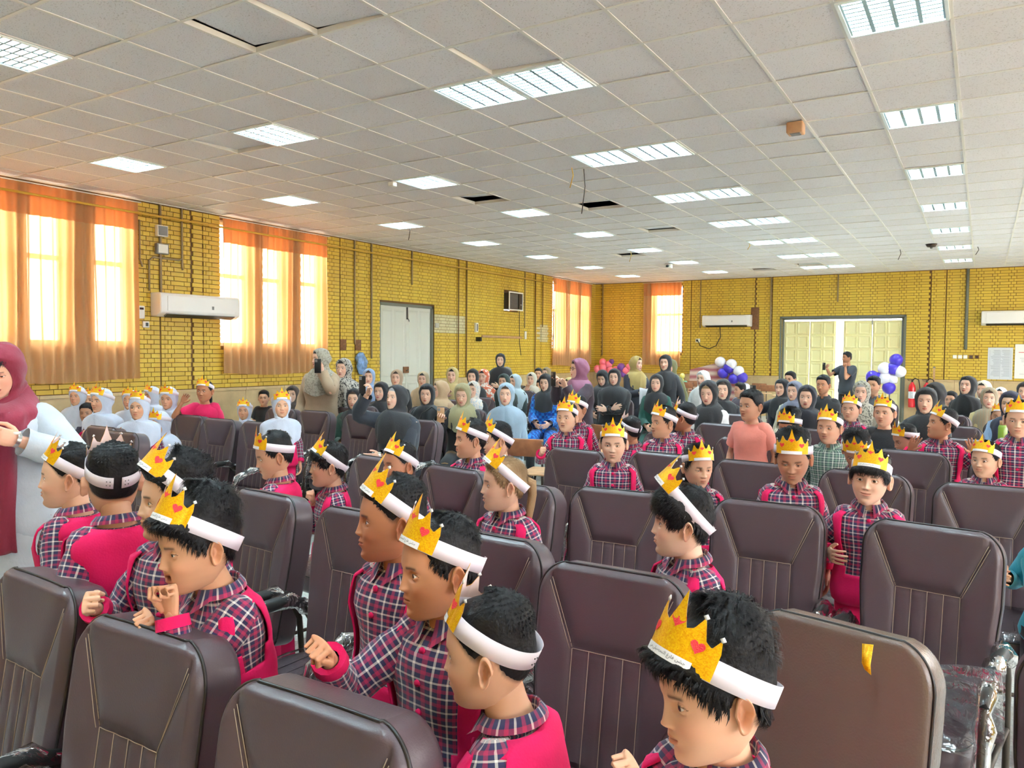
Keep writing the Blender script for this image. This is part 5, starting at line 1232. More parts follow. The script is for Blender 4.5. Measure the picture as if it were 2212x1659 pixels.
    for s_ in (-1, 1):
        h_, K, A = legs[s_]; tr.tube([W_(p[None])[0] for p in (h_+np.array([0, 0, .03]), (h_+K)/2, K, (K+A)/2, A)], [.093*bs, .083*bs, .066*bs, .062*bs, .055*bs], 12)
        so = MB(); c0 = A+np.array([0, -.055*bs, -.045]); so.rbox((0, 0, 0), (.09*bs, .24*bs, .075), .03, 0, 3); so.V = [W_(so.V[0]+c0)]; part(so, 'shoe', ['shoe'])
    tr.loft([W_(torso_ring(t, .010, 20)) for t in (-.13, -.05, .06)]); part(tr, 'trousers', [lm])
    # ---------------- glasses
    if glasses and q > 0:
        g_ = MB()
        for s_ in (-1, 1):
            g_.tube(HW_(np.array([(s_*.032+.021*math.cos(k), -.088+abs(.021*math.cos(k)*.2), .001+.016*math.sin(k)) for k in np.arange(17)/16*2*pi])), .0016*(1 if q == 2 else 1.5), 5, caps=False); g_.tube(HW_(np.array([(s_*.053, -.083, .005), (s_*.074, -.02, .006), (s_*.075, .015, 0)])), .0016, 5)
        g_.tube(HW_(np.array([(-.011, -.092, .004), (.011, -.092, .004)])), .0016, 5); part(g_, 'glasses', ['metal_dark'])
    # ---------------- crown
    if crown:
        ofs = (.0125 if hs != 'fade' else .009) if not scarf else .020
        if hs in ('curly', 'messy'): ofs += .006
        z0 = .052+cz; nvec = nrm(np.array([0, ck, 1.0]))
        def ringp(a):
            a = np.asarray(a, float); zz = np.full_like(a, z0)
            for _ in range(14): X, Y = contour(a, np.clip(zz, -.08, .1), ofs); zz = zz*.5+.5*(z0-ck*Y)
            X, Y = contour(a, np.clip(zz, -.08, .088), ofs); 
            return np.stack([X, Y, z0-ck*Y], -1)
        af = np.linspace(-pi, pi, 401); rp = ringp(af); seg = np.linalg.norm(np.diff(rp, axis=0), axis=1); cum = np.concatenate([[0], np.cumsum(seg)]); cum -= np.interp(0, af, cum)
        def mapc(s_, h_, o_=0.):
            a = np.interp(s_, cum, af); p = ringp(a); cen = np.array([0, .012, 0]); d = p-cen; d[:, 2] = 0; d = d-nvec*(d@nvec)[:, None]; d /= np.linalg.norm(d, axis=1)[:, None]+1e-9
            return p+nvec*np.asarray(h_)[:, None]+d*np.asarray(o_ if np.ndim(o_) else np.full(len(p), o_))[:, None]
        nb = {2: 72, 1: 44, 0: 28}[q]; gap = .012
        sA = np.linspace(cum[0]+gap, cum[-1]-gap, nb+1); bnd = MB(); rows = [HW_(mapc(sA, np.full(nb+1, h_), o_)) for h_, o_ in ((-.020, 0), (.020, 0))]
        bnd.loft(rows, closed=False, caps=False)
        cr = part(bnd, 'paper_crown', ['card_white'])
        if q > 0: md = cr.modifiers.new('thick', 'SOLIDIFY'); md.thickness = .0015; md.offset = 1
        if q == 2:
            dt = MB(); a1 = np.array([cum[-1]-gap-.010, cum[-1]-gap-.020, cum[0]+gap+.010, cum[0]+gap+.02])
            for sa in a1:
                for h_ in (-.008, .006): p = HW_(mapc(np.array([sa]), [h_], .0012)); pn = HW_(mapc(np.array([sa]), [h_], .0032)); dt.tube([p[0], pn[0]], .0016, 6)
            part(dt, 'punched_hole', ['dark_plastic'], cr)
        half = .084; CS = cs if cs is not None else (.008 if yaw > 40 else -.015 if yaw < -15 else 0)
        kn = np.array([(-1, .048), (-.93, .070), (-.80, .050), (-.66, .056), (-.50, .092), (-.36, .068), (-.22, .062), (-.10, .088), (0, .122), (.10, .088), (.22, .062), (.36, .068), (.50, .092), (.66, .056), (.80, .050), (.93, .070), (1, .048)])
        kn[:, 1] -= .018
        nsx = {2: 64, 1: 34, 0: 24}[q]; ss = np.linspace(-1, 1, nsx+1); hh_ = np.interp(ss, kn[:, 0], kn[:, 1]); nh_ = 5 if q else 3; cg = MB()
        for o_, mi in ((.0030, 0), (.0018, 1)):
            rows = []
            for k in range(nh_+1):
                hcur = -.0185+(hh_+.0185)*k/nh_; flare = o_+.10*np.clip(hcur-.02, 0, 1)*.5; rows.append(HW_(mapc(ss*half+CS, hcur, flare)))
            cg.loft(rows if mi == 0 else rows, closed=False, caps=False, mi=mi)
        cgo = part(cg, 'crown_front', ['glitter', 'card_back'], cr) if False else part(cg, 'crown_front', ['glitter', 'card_back'])
        def heart(cs_, ch_, s_):
            h = MB(); t = np.arange(20)/20*2*pi; X = 16*np.sin(t)**3; Y = 13*np.cos(t)-5*np.cos(2*t)-2*np.cos(3*t)-np.cos(4*t); X = X/17*s_; Y = Y/17*s_
            P_ = HW_(mapc(CS+np.concatenate([cs_+X, [cs_]]), np.concatenate([ch_+Y, [ch_]]), .0048)); h.add(P_, [(i, (i+1) % 20, 20) for i in range(20)]); part(h, 'heart', ['heart_red'], cgo)
        for cs_, ch_, s_ in ((-.046, .024, .0135), (0, .052, .0155), (.046, .024, .0135)): heart(cs_, ch_, s_)
        lb = MB(); sl_ = CS+np.linspace(-.048, .048, 13); lb.loft([HW_(mapc(sl_, np.full(13, h_), .0052)) for h_ in (-.0195, -.004)], closed=False, caps=False); lbo = part(lb, 'name_strip', ['paper'], cgo)
        if q == 2 and TXT is not None:
            tv, tf = TXT; tx = MB(); tx.add(HW_(mapc(CS+tv[:, 0], tv[:, 1]-.0118, .0056)), tf); part(tx, 'printed_words', ['ink'], cgo, smooth=False)
        elif q > 0:
            pass
        if q > 0:
            for sst in (-.93, .93) if hp < 130 else (-.93, -.5, .5, .93):
                hs_ = np.interp(sst, kn[:, 0], kn[:, 1]); k = .0055; tt = MB(); P_ = HW_(mapc(CS+np.array([sst*half-k, sst*half, sst*half+k, sst*half]), np.array([hs_, hs_-k, hs_, hs_+k])+.001, .006)); tt.add(P_, [(0, 1, 2, 3)]); o = part(tt, 'tip_sticker', ['sticker'], cgo); md = o.modifiers.new('t', 'SOLIDIFY'); md.thickness = .0015
    INFO.append((label, [round(float(v), 2) for v in Hc], round(dep, 2), hp, q))
    return dict(o=ob, Hc=Hc, Rb=Rb, root=root, arms=arms, W=W_, Rh=Rh, byaw=byaw, Pl=W_(Pl[None])[0], bs=bs)
INFO = []
# words printed on the crowns, shaped with joined letter forms
def crown_words():
    s_ = 'جشن فارغ التحصیلی من'
    F4 = {'ج': 'ﺝﺞﺟﺠ', 'ش': 'ﺵﺶﺷﺸ', 'ن': 'ﻥﻦﻧﻨ', 'ف': 'ﻑﻒﻓﻔ', 'ا': 'ﺍﺎﺍﺎ', 'ر': 'ﺭﺮﺭﺮ', 'غ': 'ﻍﻎﻏﻐ', 'ل': 'ﻝﻞﻟﻠ', 'ت': 'ﺕﺖﺗﺘ', 'ح': 'ﺡﺢﺣﺤ', 'ص': 'ﺹﺺﺻﺼ', 'ی': 'ﯼﯽﯾﯿ', 'م': 'ﻡﻢﻣﻤ'}
    out = []
    for w in s_.split(' '):
        o = ''
        for i, ch in enumerate(w):
            pv = i > 0 and w[i-1] not in 'ارزدو'; nx = i < len(w)-1 and ch not in 'ارزدو'
            o += F4[ch][(1 if pv and not nx else 0) if not nx else (3 if pv else 2)] if ch in F4 else ch
        out.append(o[::-1])
    t = ' '.join(out[::-1])
    try:
        cu = bpy.data.curves.new('words', 'FONT'); cu.body = t; cu.size = 1; cu.align_x = 'CENTER'; cu.resolution_u = 2; o = bpy.data.objects.new('words', cu); COL.objects.link(o)
        dg = bpy.context.evaluated_depsgraph_get(); m2 = o.evaluated_get(dg).to_mesh(); V = np.zeros(len(m2.vertices)*3); m2.vertices.foreach_get('co', V); V = V.reshape(-1, 3); F = [tuple(p.vertices) for p in m2.polygons]
        bpy.data.objects.remove(o)
        if len(V) < 10: return None
        w = V[:, 0].max()-V[:, 0].min(); k = .078/w; V2 = V.copy(); V2[:, 0] = (V[:, 0]-(V[:, 0].max()+V[:, 0].min())/2)*k; V2[:, 1] = (V[:, 1]-(V[:, 1].max()+V[:, 1].min())/2)*k; return V2, F
    except Exception as e: print('text', e); return None
TXT = crown_words()
# ================================================================== chairs in the hall (world positions measured on the floor plan)
CH_ = [(-2.24, 1.12, -4, 'first row, outermost padded chair behind the photographer, cut by the frame edge'), (-1.62, 1.04, 0, 'first row, padded chair in front of the boys with raised fists'), (-1.02, .985, 0, 'first row, padded chair cut by the lower edge of the photo'),
 (-2.74, 2.34, -6, 'second row, padded chair behind the laughing boy'), (-2.11, 2.27, -4, 'second row, padded chair beside the tall tanned boy'), (-1.47, 2.22, -4, 'second row, padded chair behind the boy with the raised right fist'), (-.91, 2.06, 0, 'second row, padded chair between the smiling profile boy and the boy looking down'),
 (.33, 2.06, 2, 'second row, padded chair cut by the frame edge, next to the clear film'),
 (-3.1, 3.5, -8, 'third row, padded chair by the aisle with wrapped arms'), (-2.5, 3.42, -10, 'third row, padded chair behind the tall tanned boy'), (-1.95, 3.2, -10, 'third row, padded chair behind the braided girl'), (-1.42, 3.29, 2, 'third row, padded chair left of the fringe-haired boy'), (-.77, 3.37, 0, 'third row, padded chair right of the fringe-haired boy'), (-.185, 3.26, -9, 'third row, padded chair with stretched clear film on its seat'),
 (-2.30, 4.52, -9, 'fourth row, padded chair beside the boy facing the camera'), (-1.75, 4.66, -7, 'fourth row, padded chair right of the boy facing the camera'), (-1.17, 4.6, -6, 'fourth row, padded chair before the boy looking down'), (-.57, 4.55, -9, 'fourth row, padded chair behind the smiling boy'), (.04, 4.42, 0, 'fourth row, padded chair before the boy at the end of the row'),
 (-2.15, 5.9, -8, 'fifth row, padded chair behind the boy facing the camera'), (-1.54, 5.83, -8, 'fifth row, padded chair below the boy in the salmon shirt'), (-.98, 5.6, -8, 'fifth row, padded chair between two boys with crowns looking down'), (-.43, 5.72, -9, 'fifth row, padded chair with a bent-headed boy beside it'), (.16, 5.6, -4, 'fifth row, last padded chair at the frame edge'),
 (-2.06, 6.9, -12, 'sixth row, padded chair beside the boy in the salmon shirt'), (-1.35, 6.95, -10, 'sixth row, padded chair under the boy in the salmon shirt'), (-.78, 6.9, -8, 'sixth row, padded chair behind the green-checked boy'), (-.2, 6.83, -10, 'sixth row, padded chair with a child\'s hands on its top'), (.45, 6.8, -6, 'sixth row, padded chair behind the boy at the end'),
 (-2.2, 8.1, -10, 'seventh row, padded chair in front of the woman in black and white'), (-.25, 8.0, -10, 'seventh row, padded chair behind the leaning child'),
 (-6.1, 3.6, 0, 'side block, padded chair half hidden by the white coat'), (-5.6, 3.46, 0, 'side block, padded chair with two girls leaning on it'), (-5.95, 4.62, 0, 'side block, padded chair with V seam behind the curly-haired boy'), (-5.42, 4.62, 0, 'side block, padded chair with a wrapped arm towards the aisle'), (-5.25, 5.75, 0, 'side block, padded chair in front of the grey-haired woman'), (-5.95, 5.8, 0, 'side block, padded chair right of the standing crowned girl'), (-6.5, 5.85, 0, 'side block, padded chair left of the standing crowned girl'),
 (-7.1, 6.95, 0, 'side block, padded chair behind the girl in the raspberry dress'), (-6.5, 4.7, 0, 'side block, padded chair beside the girl leaning on a backrest'), (-8.0, 8.2, 0, 'side block, padded chair by the curtain wall behind the girls'), (-4.0, 2.6, -15, 'aisle padded chair behind the woman in the white coat')]
for x, y, a, lab in CH_: make_chair(lab.replace('padded chair', 'brown padded chair'), (x, y-.245, 0), math.radians(a), sx=.94)
make_chair('plain brown chair with rounded back and a yellow scrap of paper stuck on it', (-.335, 1.93-.245, 0), math.radians(-14), True, sx=.86)
def at_(cx, y, z, ang=-14, ox=-.335, oy=1.685): a = math.radians(ang); return (ox+cx*math.cos(a)-y*math.sin(a), oy+cx*math.sin(a)+y*math.cos(a), z)
b_ = MB(); b_.add([(-.012, 0, .03), (.012, -.002, .034), (.010, -.004, -.01), (.014, -.006, -.03), (.0, -.007, -.022), (-.008, -.004, -.01)], [(0, 1, 2, 5), (5, 2, 3, 4)]); o = b_.obj('paper_scrap', ['glitter']); o.location = at_(.10, .168, 1.035); o.rotation_euler = (-.16, 0, math.radians(-14)); md = o.modifiers.new('t', 'SOLIDIFY'); md.thickness = .002; tag(o, 'torn scrap of yellow paper stuck to the plain brown chair back', 'paper scrap')
# stretched film between chair back and arm
fV = []; nU, nV_ = 24, 16
A0 = np.array(at_(.22, .15, .86, -9, -.15, 3.015)); A1 = np.array(at_(.22, .05, .52, -9, -.15, 3.015)); B0 = np.array(at_(.275, -.22, .74, -9, -.15, 3.015)); B1 = np.array(at_(.275, -.2, .50, -9, -.15, 3.015)); C0 = np.array(at_(-.1, -.02, .56, -9, -.15, 3.015))
for k in range(nV_+1):
    for i in range(nU+1):
        u, v = i/nU, k/nV_; P = (C0*(1-v)+C0*v)*(1-u)+(B0*(1-v)+B1*v)*u; P = P+np.array([0, .0, .05*math.sin(pi*u)*(1-v)-.02*math.sin(pi*u)]); P = P+.004*math.sin(30*u*v+7*v)*np.array([0, 1, 1]); fV.append(P)
b_ = MB(); b_.add(np.array(fV), [(k*(nU+1)+i, k*(nU+1)+i+1, (k+1)*(nU+1)+i+1, (k+1)*(nU+1)+i) for k in range(nV_) for i in range(nU)]); o = b_.obj('plastic_film', ['film']); tag(o, 'clear plastic film stretched between chair seat and arm', 'plastic film')
# ================================================================== people
U = 'raspberry vest over checked shirt, paper crown'
P = {}
def kid(k, lab, px, py, hp, yaw, **a): a.setdefault('crown', True); P[k] = person('person', lab, px, py, hp, yaw, **a)
kid('D', 'boy close to the camera looking down, gold crown with two red hearts, thick black hair', 1538, 1492, 285, 62, pitch=10, body=40, roll=-3, skin=(222, 172, 142), hs='messy', rh=(-.06, -.19, -.15), hk=('fist', 'relaxed'), lid=.8, cs=.030, ck=.72)
kid('C', 'smiling boy in profile, shaved sides, band clipped at the back, raspberry vest', 1057, 1408, 238, 104, body=112, skin=(206, 158, 128), hs='fade', smile=1, pitch=6, roll=0, lean_f=.15, ck=.6, cs=-.012)
kid('B', 'boy in checked shirt with raised right fist, crown on short black hair', 948, 1226, 208, 68, body=42, skin=(200, 142, 108), hs='short', rh=(-.13, -.32, -.16), hk=('fist', 'relaxed'), pitch=4, ck=.56)
kid('A', 'tall tanned boy in profile behind the boy with the raised fist', 846, 1122, 176, 80, body=50, skin=(184, 124, 92), hs='fade', smile=.4, ck=.75)
kid('E', 'fringe-haired boy in profile, crown pushed far back on his head', 1472, 1130, 145, 84, body=60, skin=(228, 186, 160), hs='bangs', cz=.03, ck=1.1)
kid('F', 'girl with fair braided hair tied back, checked shirt, crown above her ear', 1088, 1046, 114, 80, body=45, skin=(220, 176, 150), hs='tied', hair='hair_fair', kind='girl', mouth=.25, ck=.85, cz=.01)
kid('G', 'boy with crown whose face is half hidden behind the tall tanned boy', 862, 1004, 90, 60, skin=(190, 130, 100), hs='fade', ck=.65)
kid('H', 'boy with fringe in profile holding a fist to his chest, aisle side', 709, 1006, 97, 86, body=80, skin=(214, 162, 132), hs='bangs', rh=(-.02, -.12, -.21), hk=('fist', 'relaxed'), mouth=.2, ck=.75, dd=.32, hsx=1.08)
kid('I', 'boy looking down, seen from behind his shoulder, next to the fringe-haired boy in the aisle', 592, 984, 100, 80, body=115, pitch=14, skin=(206, 152, 122), hs='short', dd=.22, hsx=1.06)
kid('J', 'boy with upright crown left of the pair before the handbag', 1016, 949, 80, 74, body=40, skin=(206, 156, 126), hs='short')
kid('K', 'boy with tilted crown, right of the pair before the handbag', 1074, 953, 80, 78, body=60, pitch=6, roll=-4, skin=(214, 168, 140), hs='short', ck=.75, dd=.25)
kid('L1', 'boy in profile in front of the white coat, raspberry vest back', 148, 1030, 142, 98, body=128, skin=(226, 178, 150), hs='fade', smile=.6, ck=.62, dd=.22)
kid('L2', 'boy seen from behind, clipped paper band round his shaved head', 243, 1038, 150, 172, body=160, skin=(206, 156, 126), hs='fade')
kid('L3', 'boy with curly brown hair in profile, fist raised low', 376, 1080, 166, 78, body=40, skin=(224, 178, 148), hs='curly', hair='hair_black', smile=1, ck=.9, rh=(-.12, -.27, -.30), hk=('fist', 'relaxed'))
kid('L4', 'laughing boy with open mouth, both fists under his chin', 424, 1176, 190, 66, body=60, pitch=8, skin=(206, 154, 120), hs='messy', smile=1, mouth=.9, lid=.5, ck=.75, rh=(-.06, -.13, -.22), lh=(-.01, -.13, -.13), hk=('fist', 'fist'), lean_f=.2)
kid('M', 'boy facing the camera, big crown, arms down, between two fourth-row chairs', 1325, 958, 78, 4, body=2, skin=(222, 178, 152), hs='short', lid=.6, pitch=6)
kid('N', 'boy with crown and slightly open mouth near the woman in the mauve scarf', 1224, 902, 60, 22, body=10, skin=(222, 178, 150), hs='short', mouth=.15, rh=(-.2, -.25, -.3), hk=('fist', 'relaxed'))
kid('N2', 'child whose crown shows behind the boy near the mauve scarf', 1245, 884, 56, 40, body=10, skin=(200, 150, 120), hs='short')
kid('O', 'boy turned away behind the boy facing the camera', 1360, 930, 58, 130, body=60, skin=(190, 136, 106), hs='fade')
kid('P', 'smiling boy turned aside behind the fourth row, before the woman in green', 1432, 913, 66, 56, body=10, skin=(206, 154, 124), hs='short', smile=.7)
kid('Q', 'boy turned away beside the smiling boy, before the woman in green', 1478, 902, 60, 112, body=20, skin=(184, 128, 96), hs='short')
kid('R', 'child with blurred face and long dark hair under a tall crown', 1508, 1008, 86, -24, body=-10, pitch=10, skin=(218, 170, 142), hs='long', kind='girl', lid=.3)
kid('S', 'boy looking down at his hands, large crown, checked shirt', 1713, 990, 100, 4, body=-8, pitch=20, skin=(204, 152, 124), hs='curly', lid=.2)
kid('T', 'child hidden behind the boy looking down, only crown and forehead showing', 1705, 922, 66, 25, body=5, pitch=14, skin=(200, 150, 122), hs='messy', dd=.4)
kid('U', 'smiling boy facing the camera beside the large third-row chair, hand lowered', 1879, 1034, 108, 8, body=0, roll=4, skin=(226, 182, 156), hs='bangs', smile=.7, rh=(-.16, -.14, -.40))
kid('V', 'boy with head bent down behind the smiling boy', 1850, 974, 76, 6, body=10, pitch=38, skin=(190, 140, 112), hs='curly')
kid('W', 'boy in a green-grey checked shirt with a crown', 1791, 924, 68, 22, body=10, skin=(212, 162, 134), hs='short', shirt='plaid_green', mouth=.1)
kid('X', 'crowned boy behind the boy in the green-grey checked shirt', 1838, 884, 56, 18, body=10, skin=(214, 166, 140), hs='short', dd=.5)
kid('Y', 'crowned boy in a plain black T-shirt', 1910, 892, 58, 18, body=8, skin=(220, 172, 144), hs='short', shirt='tee', coat=(34, 34, 40), coatpat=None, mouth=.1)
kid('Z', 'boy with low crown looking down behind a fourth-row chair', 1956, 950, 62, 60, body=20, pitch=18, skin=(200, 150, 124), hs='fade')
kid('AA', 'child leaning over a chair back with both hands on it, crown sliding off', 2034, 916, 66, 66, body=-5, pitch=-8, skin=(204, 150, 120), hs='short', rh=(-.24, -.14, -.16), lh=(.24, -.12, -.16), hk=('flat', 'flat'))
kid('AB', 'small boy smiling to one side at the end of the fourth row', 2128, 994, 68, 24, body=0, skin=(218, 172, 144), hs='short', smile=.6, dd=-.4)
kid('AC', 'older boy with crown cut by the frame edge', 2201, 906, 70, 4, body=0, pitch=8, dd=-.3, skin=(222, 176, 150), hs='short')
kid('AD', 'child hidden behind the navy scarf woman, crown only', 2160, 900, 46, 10, skin=(210, 160, 130), hs='short')
kid('SA', 'boy in a salmon T-shirt without a crown', 1622, 877, 64, 42, body=15, skin=(196, 146, 118), hs='short', shirt='tee', coat=(228, 136, 122), crown=False)
kid('BA', 'boy peeping beside the woman in a black scarf', 1598, 843, 30, 62, skin=(206, 156, 128), hs='short', crown=False, shirt='tee', coat=(90, 80, 90))
kid('BB', 'bare-headed boy behind the leaning child, before the stone ledge', 2054, 864, 34, 18, skin=(214, 166, 140), hs='short', crown=False, shirt='tee', coat=(60, 60, 70))
kid('TE', 'child in a teal sweater reaching in from beyond the frame edge', 2290, 1120, 112, 20, hs='short', crown=False, shirt='plain', coat=(30, 150, 170), rh=(-.22, -.1, -.30), hk=('relaxed', 'relaxed'))
WS = (208, 216, 234)
g = dict(kind='girl', scarf=WS, smile=.3)
kid('G0', 'girl in white veil, first of the crowned girls beside the white coat', 167, 856, 41, 30, **g)
kid('G2', 'dark-haired crowned girl without a veil between two veiled girls', 194, 864, 38, 20, kind='girl', hs='long')
kid('G3', 'large veiled girl with crown, fist raised before her chest', 219, 866, 52, 48, body=30, kind='girl', scarf=WS, smile=.8, rh=(-.02, -.3, -.34), hk=('fist', 'relaxed'))
kid('G4', 'small veiled girl in the back of the crowned group', 281, 864, 41, 20, **g)
kid('G5', 'veiled girl with hand on the chair back, crown tipped up', 300, 880, 53, 22, body=0, kind='girl', scarf=WS, rh=(-.2, -.32, -.26), hk=('flat', 'relaxed'), cz=.02)
kid('G6', 'veiled girl partly hidden behind the girl with the tipped-up crown', 328, 855, 38, 60, **g)
kid('G7', 'veiled girl looking down, before the woman in the brown scarf', 364, 860, 46, 24, kind='girl', scarf=WS, pitch=8)
kid('G8', 'veiled girl in raspberry pinafore standing with arm along a chair back', 345, 915, 50, 40, body=20, pitch=10, kind='girl', scarf=WS, rh=(-.36, -.28, -.22), hk=('flat', 'relaxed'))
kid('G9', 'small veiled girl before the woman in the cream scarf', 528, 887, 40, 14, **g)
kid('G10', 'veiled girl facing the camera, standing by the aisle in checked sleeves', 608, 876, 52, -4, body=-12, kind='girl', scarf=WS, smile=.8)
kid('GD', 'girl in a raspberry dress with arm raised, dark hair in a bunch', 442, 845, 46, 26, body=0, kind='girl', hs='tied', shirt='tee', coat=(216, 14, 84), rh=(-.26, -.1, -.06), hk=('relaxed', 'relaxed'), skin=(190, 130, 96))
kid('GK', 'small dark-haired child with a white bow before the veiled girls', 188, 893, 30, 20, z=.98, kind='girl', hs='short', skin=(190, 140, 110), coat=(60, 50, 70), shirt='tee', crown=False)
kid('GM', 'little child between the cream scarf and blue scarf women', 570, 860, 22, 10, z=1.0, hs='short', crown=False, shirt='tee', coat=(30, 30, 36))
WOM = []
def wom(k, lab, px, py, hp, yaw, sc_, ct, **a):
    a.setdefault('pose', 'sit'); a.setdefault('kind', 'woman'); a.setdefault('skin', (228, 186, 162)); a.setdefault('hs', 'front'); a.setdefault('hsx', .96); a.setdefault('smile', .15); a.setdefault('hair', 'hair_black' if len(WOM) % 3 else 'hair_brown')
    a.setdefault('body', yaw*.5)
    P[k] = person('person', lab, px, py, hp, yaw, scarf=sc_, coat=ct, **a); WOM.append(k)
BK = (34, 34, 38)
wom('T', 'woman in a white coat and long maroon scarf looking down at a phone', 2, 798, 108, 22, (128, 26, 50), (186, 194, 204), pose='stand', body=8, pitch=24, lid=.25, smile=.5, hs='front', hair='hair_black', skin=(232, 178, 150), lh=(.06, -.32, -.27), rh=(-.12, -.34, -.36), hk=('hold', 'hold'), leg=(110, 20, 50), wide=1.22, drape=.35, eo=1.8)
wom('ST', 'woman standing in a beige coat and grey checked scarf, filming with a phone', 692, 775, 43, 64, (142, 136, 122), (172, 150, 124), scarfpat='check', pose='stand', body=20, lh=(.06, -.24, -.08), hk=('relaxed', 'hold'), wide=1.1)
wom('S2', 'woman in a black and white patterned shawl beside the filming woman', 742, 796, 42, 28, (60, 58, 58), BK, scarfpat='dark', pose='stand', dd=.0, smile=0)
wom('BL', 'woman in a light blue scarf before the white double door', 797, 814, 34, 8, (150, 176, 214), (110, 130, 170), smile=.5)
wom('GL', 'young woman with round glasses in a black scarf', 692, 860, 40, 8, BK, (30, 34, 50), glasses=True)
wom('CB', 'woman with curly brown hair behind the crowned girl by the aisle', 632, 852, 36, 16, (70, 56, 50), BK)
wom('GB', 'young woman in black scarf and dark green coat looking aside', 765, 862, 44, 14, BK, (44, 72, 58))
wom('BH', 'woman in a black scarf behind the raised phone', 823, 846, 40, 28, BK, BK, smile=.5)
wom('BW', 'grey-haired woman in a black tunic holding a phone up high', 856, 860, 54, 46, BK, (40, 44, 54), body=40, hair='hair_grey', pitch=-8, rh=(-.12, -.26, .10), hk=('hold', 'relaxed'), wide=1.25, smile=.4, lh=(.02, -.34, -.50))
wom('T1', 'woman in a tan scarf and black coat before the white door', 857, 816, 34, 14, (176, 150, 124), BK, smile=.4)
wom('T2', 'woman with glasses in a tan scarf before the door frame', 914, 819, 32, 16, (180, 160, 130), (190, 170, 140), glasses=True)
wom('B3', 'woman in a black scarf with crossed arms, aisle end', 922, 852, 44, 14, BK, BK, lh=(-.12, -.28, -.45), rh=(.12, -.28, -.45))
wom('T3', 'woman in profile in a beige scarf behind the crossed-arms woman', 951, 842, 38, 70, (190, 160, 126), (180, 150, 120))
wom('YB', 'woman in a straw-yellow scarf touching her collar', 977, 811, 34, 12, (196, 176, 122), (170, 150, 110), rh=(-.02, -.2, -.25))
wom('OL', 'woman in an olive scarf looking at her phone, khaki trousers', 999, 852, 46, 12, (148, 140, 104), BK, pitch=14, lid=.3, leg=(122, 92, 52), rh=(-.20, -.28, -.20), hk=('hold', 'relaxed'), hair='hair_fair')
wom('BC', 'woman in a black scarf with white border behind the olive scarf', 1022, 842, 36, 20, (190, 196, 200), BK, scarfpat='leopard')
wom('CH', 'woman in a long black veil by the brick wall, seated', 1021, 814, 36, 14, BK, BK, smile=.3, dd=.9)
wom('FL', 'woman in a white and orange flowered scarf, smiling', 1044, 814, 32, 22, (232, 220, 208), (226, 214, 204), scarfpat='floral', coatpat='floral', smile=1)
wom('BS', 'woman in a black veil standing against the yellow bricks', 1081, 778, 28, 4, BK, BK, pose='stand', rh=(.08, -.25, -.45), lh=(-.08, -.25, -.45))
wom('GR', 'woman in a dark green scarf below the standing black veil', 1088, 824, 32, 20, (52, 66, 62), BK)
wom('GY', 'woman in a grey scarf, only the scarf showing above the green one', 1094, 806, 26, 150, (140, 132, 122), (120, 116, 110))
wom('LB', 'woman in a pale blue shawl in front of the standing black veil', 1093, 852, 48, 8, (146, 168, 186), (150, 172, 190), hsx=.96)
wom('PB', 'woman in a very light blue scarf leaning behind the pale blue shawl', 1112, 824, 32, 44, (186, 206, 218), (40, 50, 52), dd=.6)
wom('WB', 'woman in a white scarf and beige coat, hand on chin', 1148, 819, 28, 18, (214, 206, 188), (186, 168, 128), rh=(-.03, -.16, -.16))
kid('K1', 'dark-haired child behind the beige coat woman', 1163, 808, 24, 10, hs='short', crown=False, shirt='tee', coat=(80, 90, 100))
wom('K2', 'woman with brown scarf behind the blue triangle dress', 1180, 806, 24, 30, (150, 130, 100), (90, 80, 70))
wom('BP', 'woman in a black scarf and blue triangle-pattern dress', 1178, 826, 36, 18, BK, (24, 66, 150), coatpat='blue', pitch=8, leg=(30, 30, 36))
kid('K3', 'child peeping beside the woman in the blue triangle dress', 1166, 834, 22, 20, z=1.1, hs='short', crown=False, shirt='tee', coat=(60, 60, 66))
wom('PU', 'woman standing in a long mauve scarf and glasses, holding a phone', 1250, 797, 44, 68, (140, 88, 112), (52, 36, 48), pose='stand', glasses=True, body=50, rh=(-.0, -.32, -.11), lh=(.06, -.30, -.14), hk=('hold', 'hold'), smile=0)
wom('YS', 'woman in a yellow scarf hidden behind the mauve scarf woman\'s hands', 1230, 830, 28, 50, (208, 190, 130), (190, 170, 120))
wom('BD', 'woman in a black scarf looking down near the pink balloons', 1301, 816, 32, 18, BK, BK, pitch=22, lid=.2)
wom('BF', 'broad woman in black with folded arms before the pink balloons', 1327, 815, 36, 10, BK, BK, wide=1.25, lh=(-.14, -.28, -.42), rh=(.06, -.3, -.40))
wom('GS', 'woman standing in a gold scarf holding white papers', 1375, 786, 32, -48, (180, 156, 96), (38, 38, 50), pose='stand', rh=(.0, -.34, -.42), lh=(.08, -.32, -.42), smile=.5)
wom('BG', 'smiling young woman standing in a black scarf with a denim sleeve', 1437, 784, 34, 18, BK, (44, 46, 52), pose='stand', smile=1, hk=('relaxed', 'relaxed'))
wom('OB', 'woman in an olive scarf hidden behind the standing young woman', 1449, 792, 32, 30, (110, 108, 70), (110, 108, 70), pose='stand', hs='none', dd=.6)
wom('DG', 'woman in a black scarf and dark green coat at the small round table', 1418, 828, 38, 10, BK, (18, 74, 64), smile=.4)
wom('WW', 'woman in a white scarf smiling beside the blue balloons', 1518, 818, 34, 34, (232, 230, 228), (226, 226, 224), smile=.9, hair='hair_grey')
wom('BWt', 'woman in a large black scarf and white coat looking down', 1530, 848, 50, 18, BK, (226, 226, 226), pitch=12, lid=.2, hair='hair_fair')
wom('BN', 'woman in a black scarf under the white and blue balloons', 1562, 842, 44, 6, BK, BK)
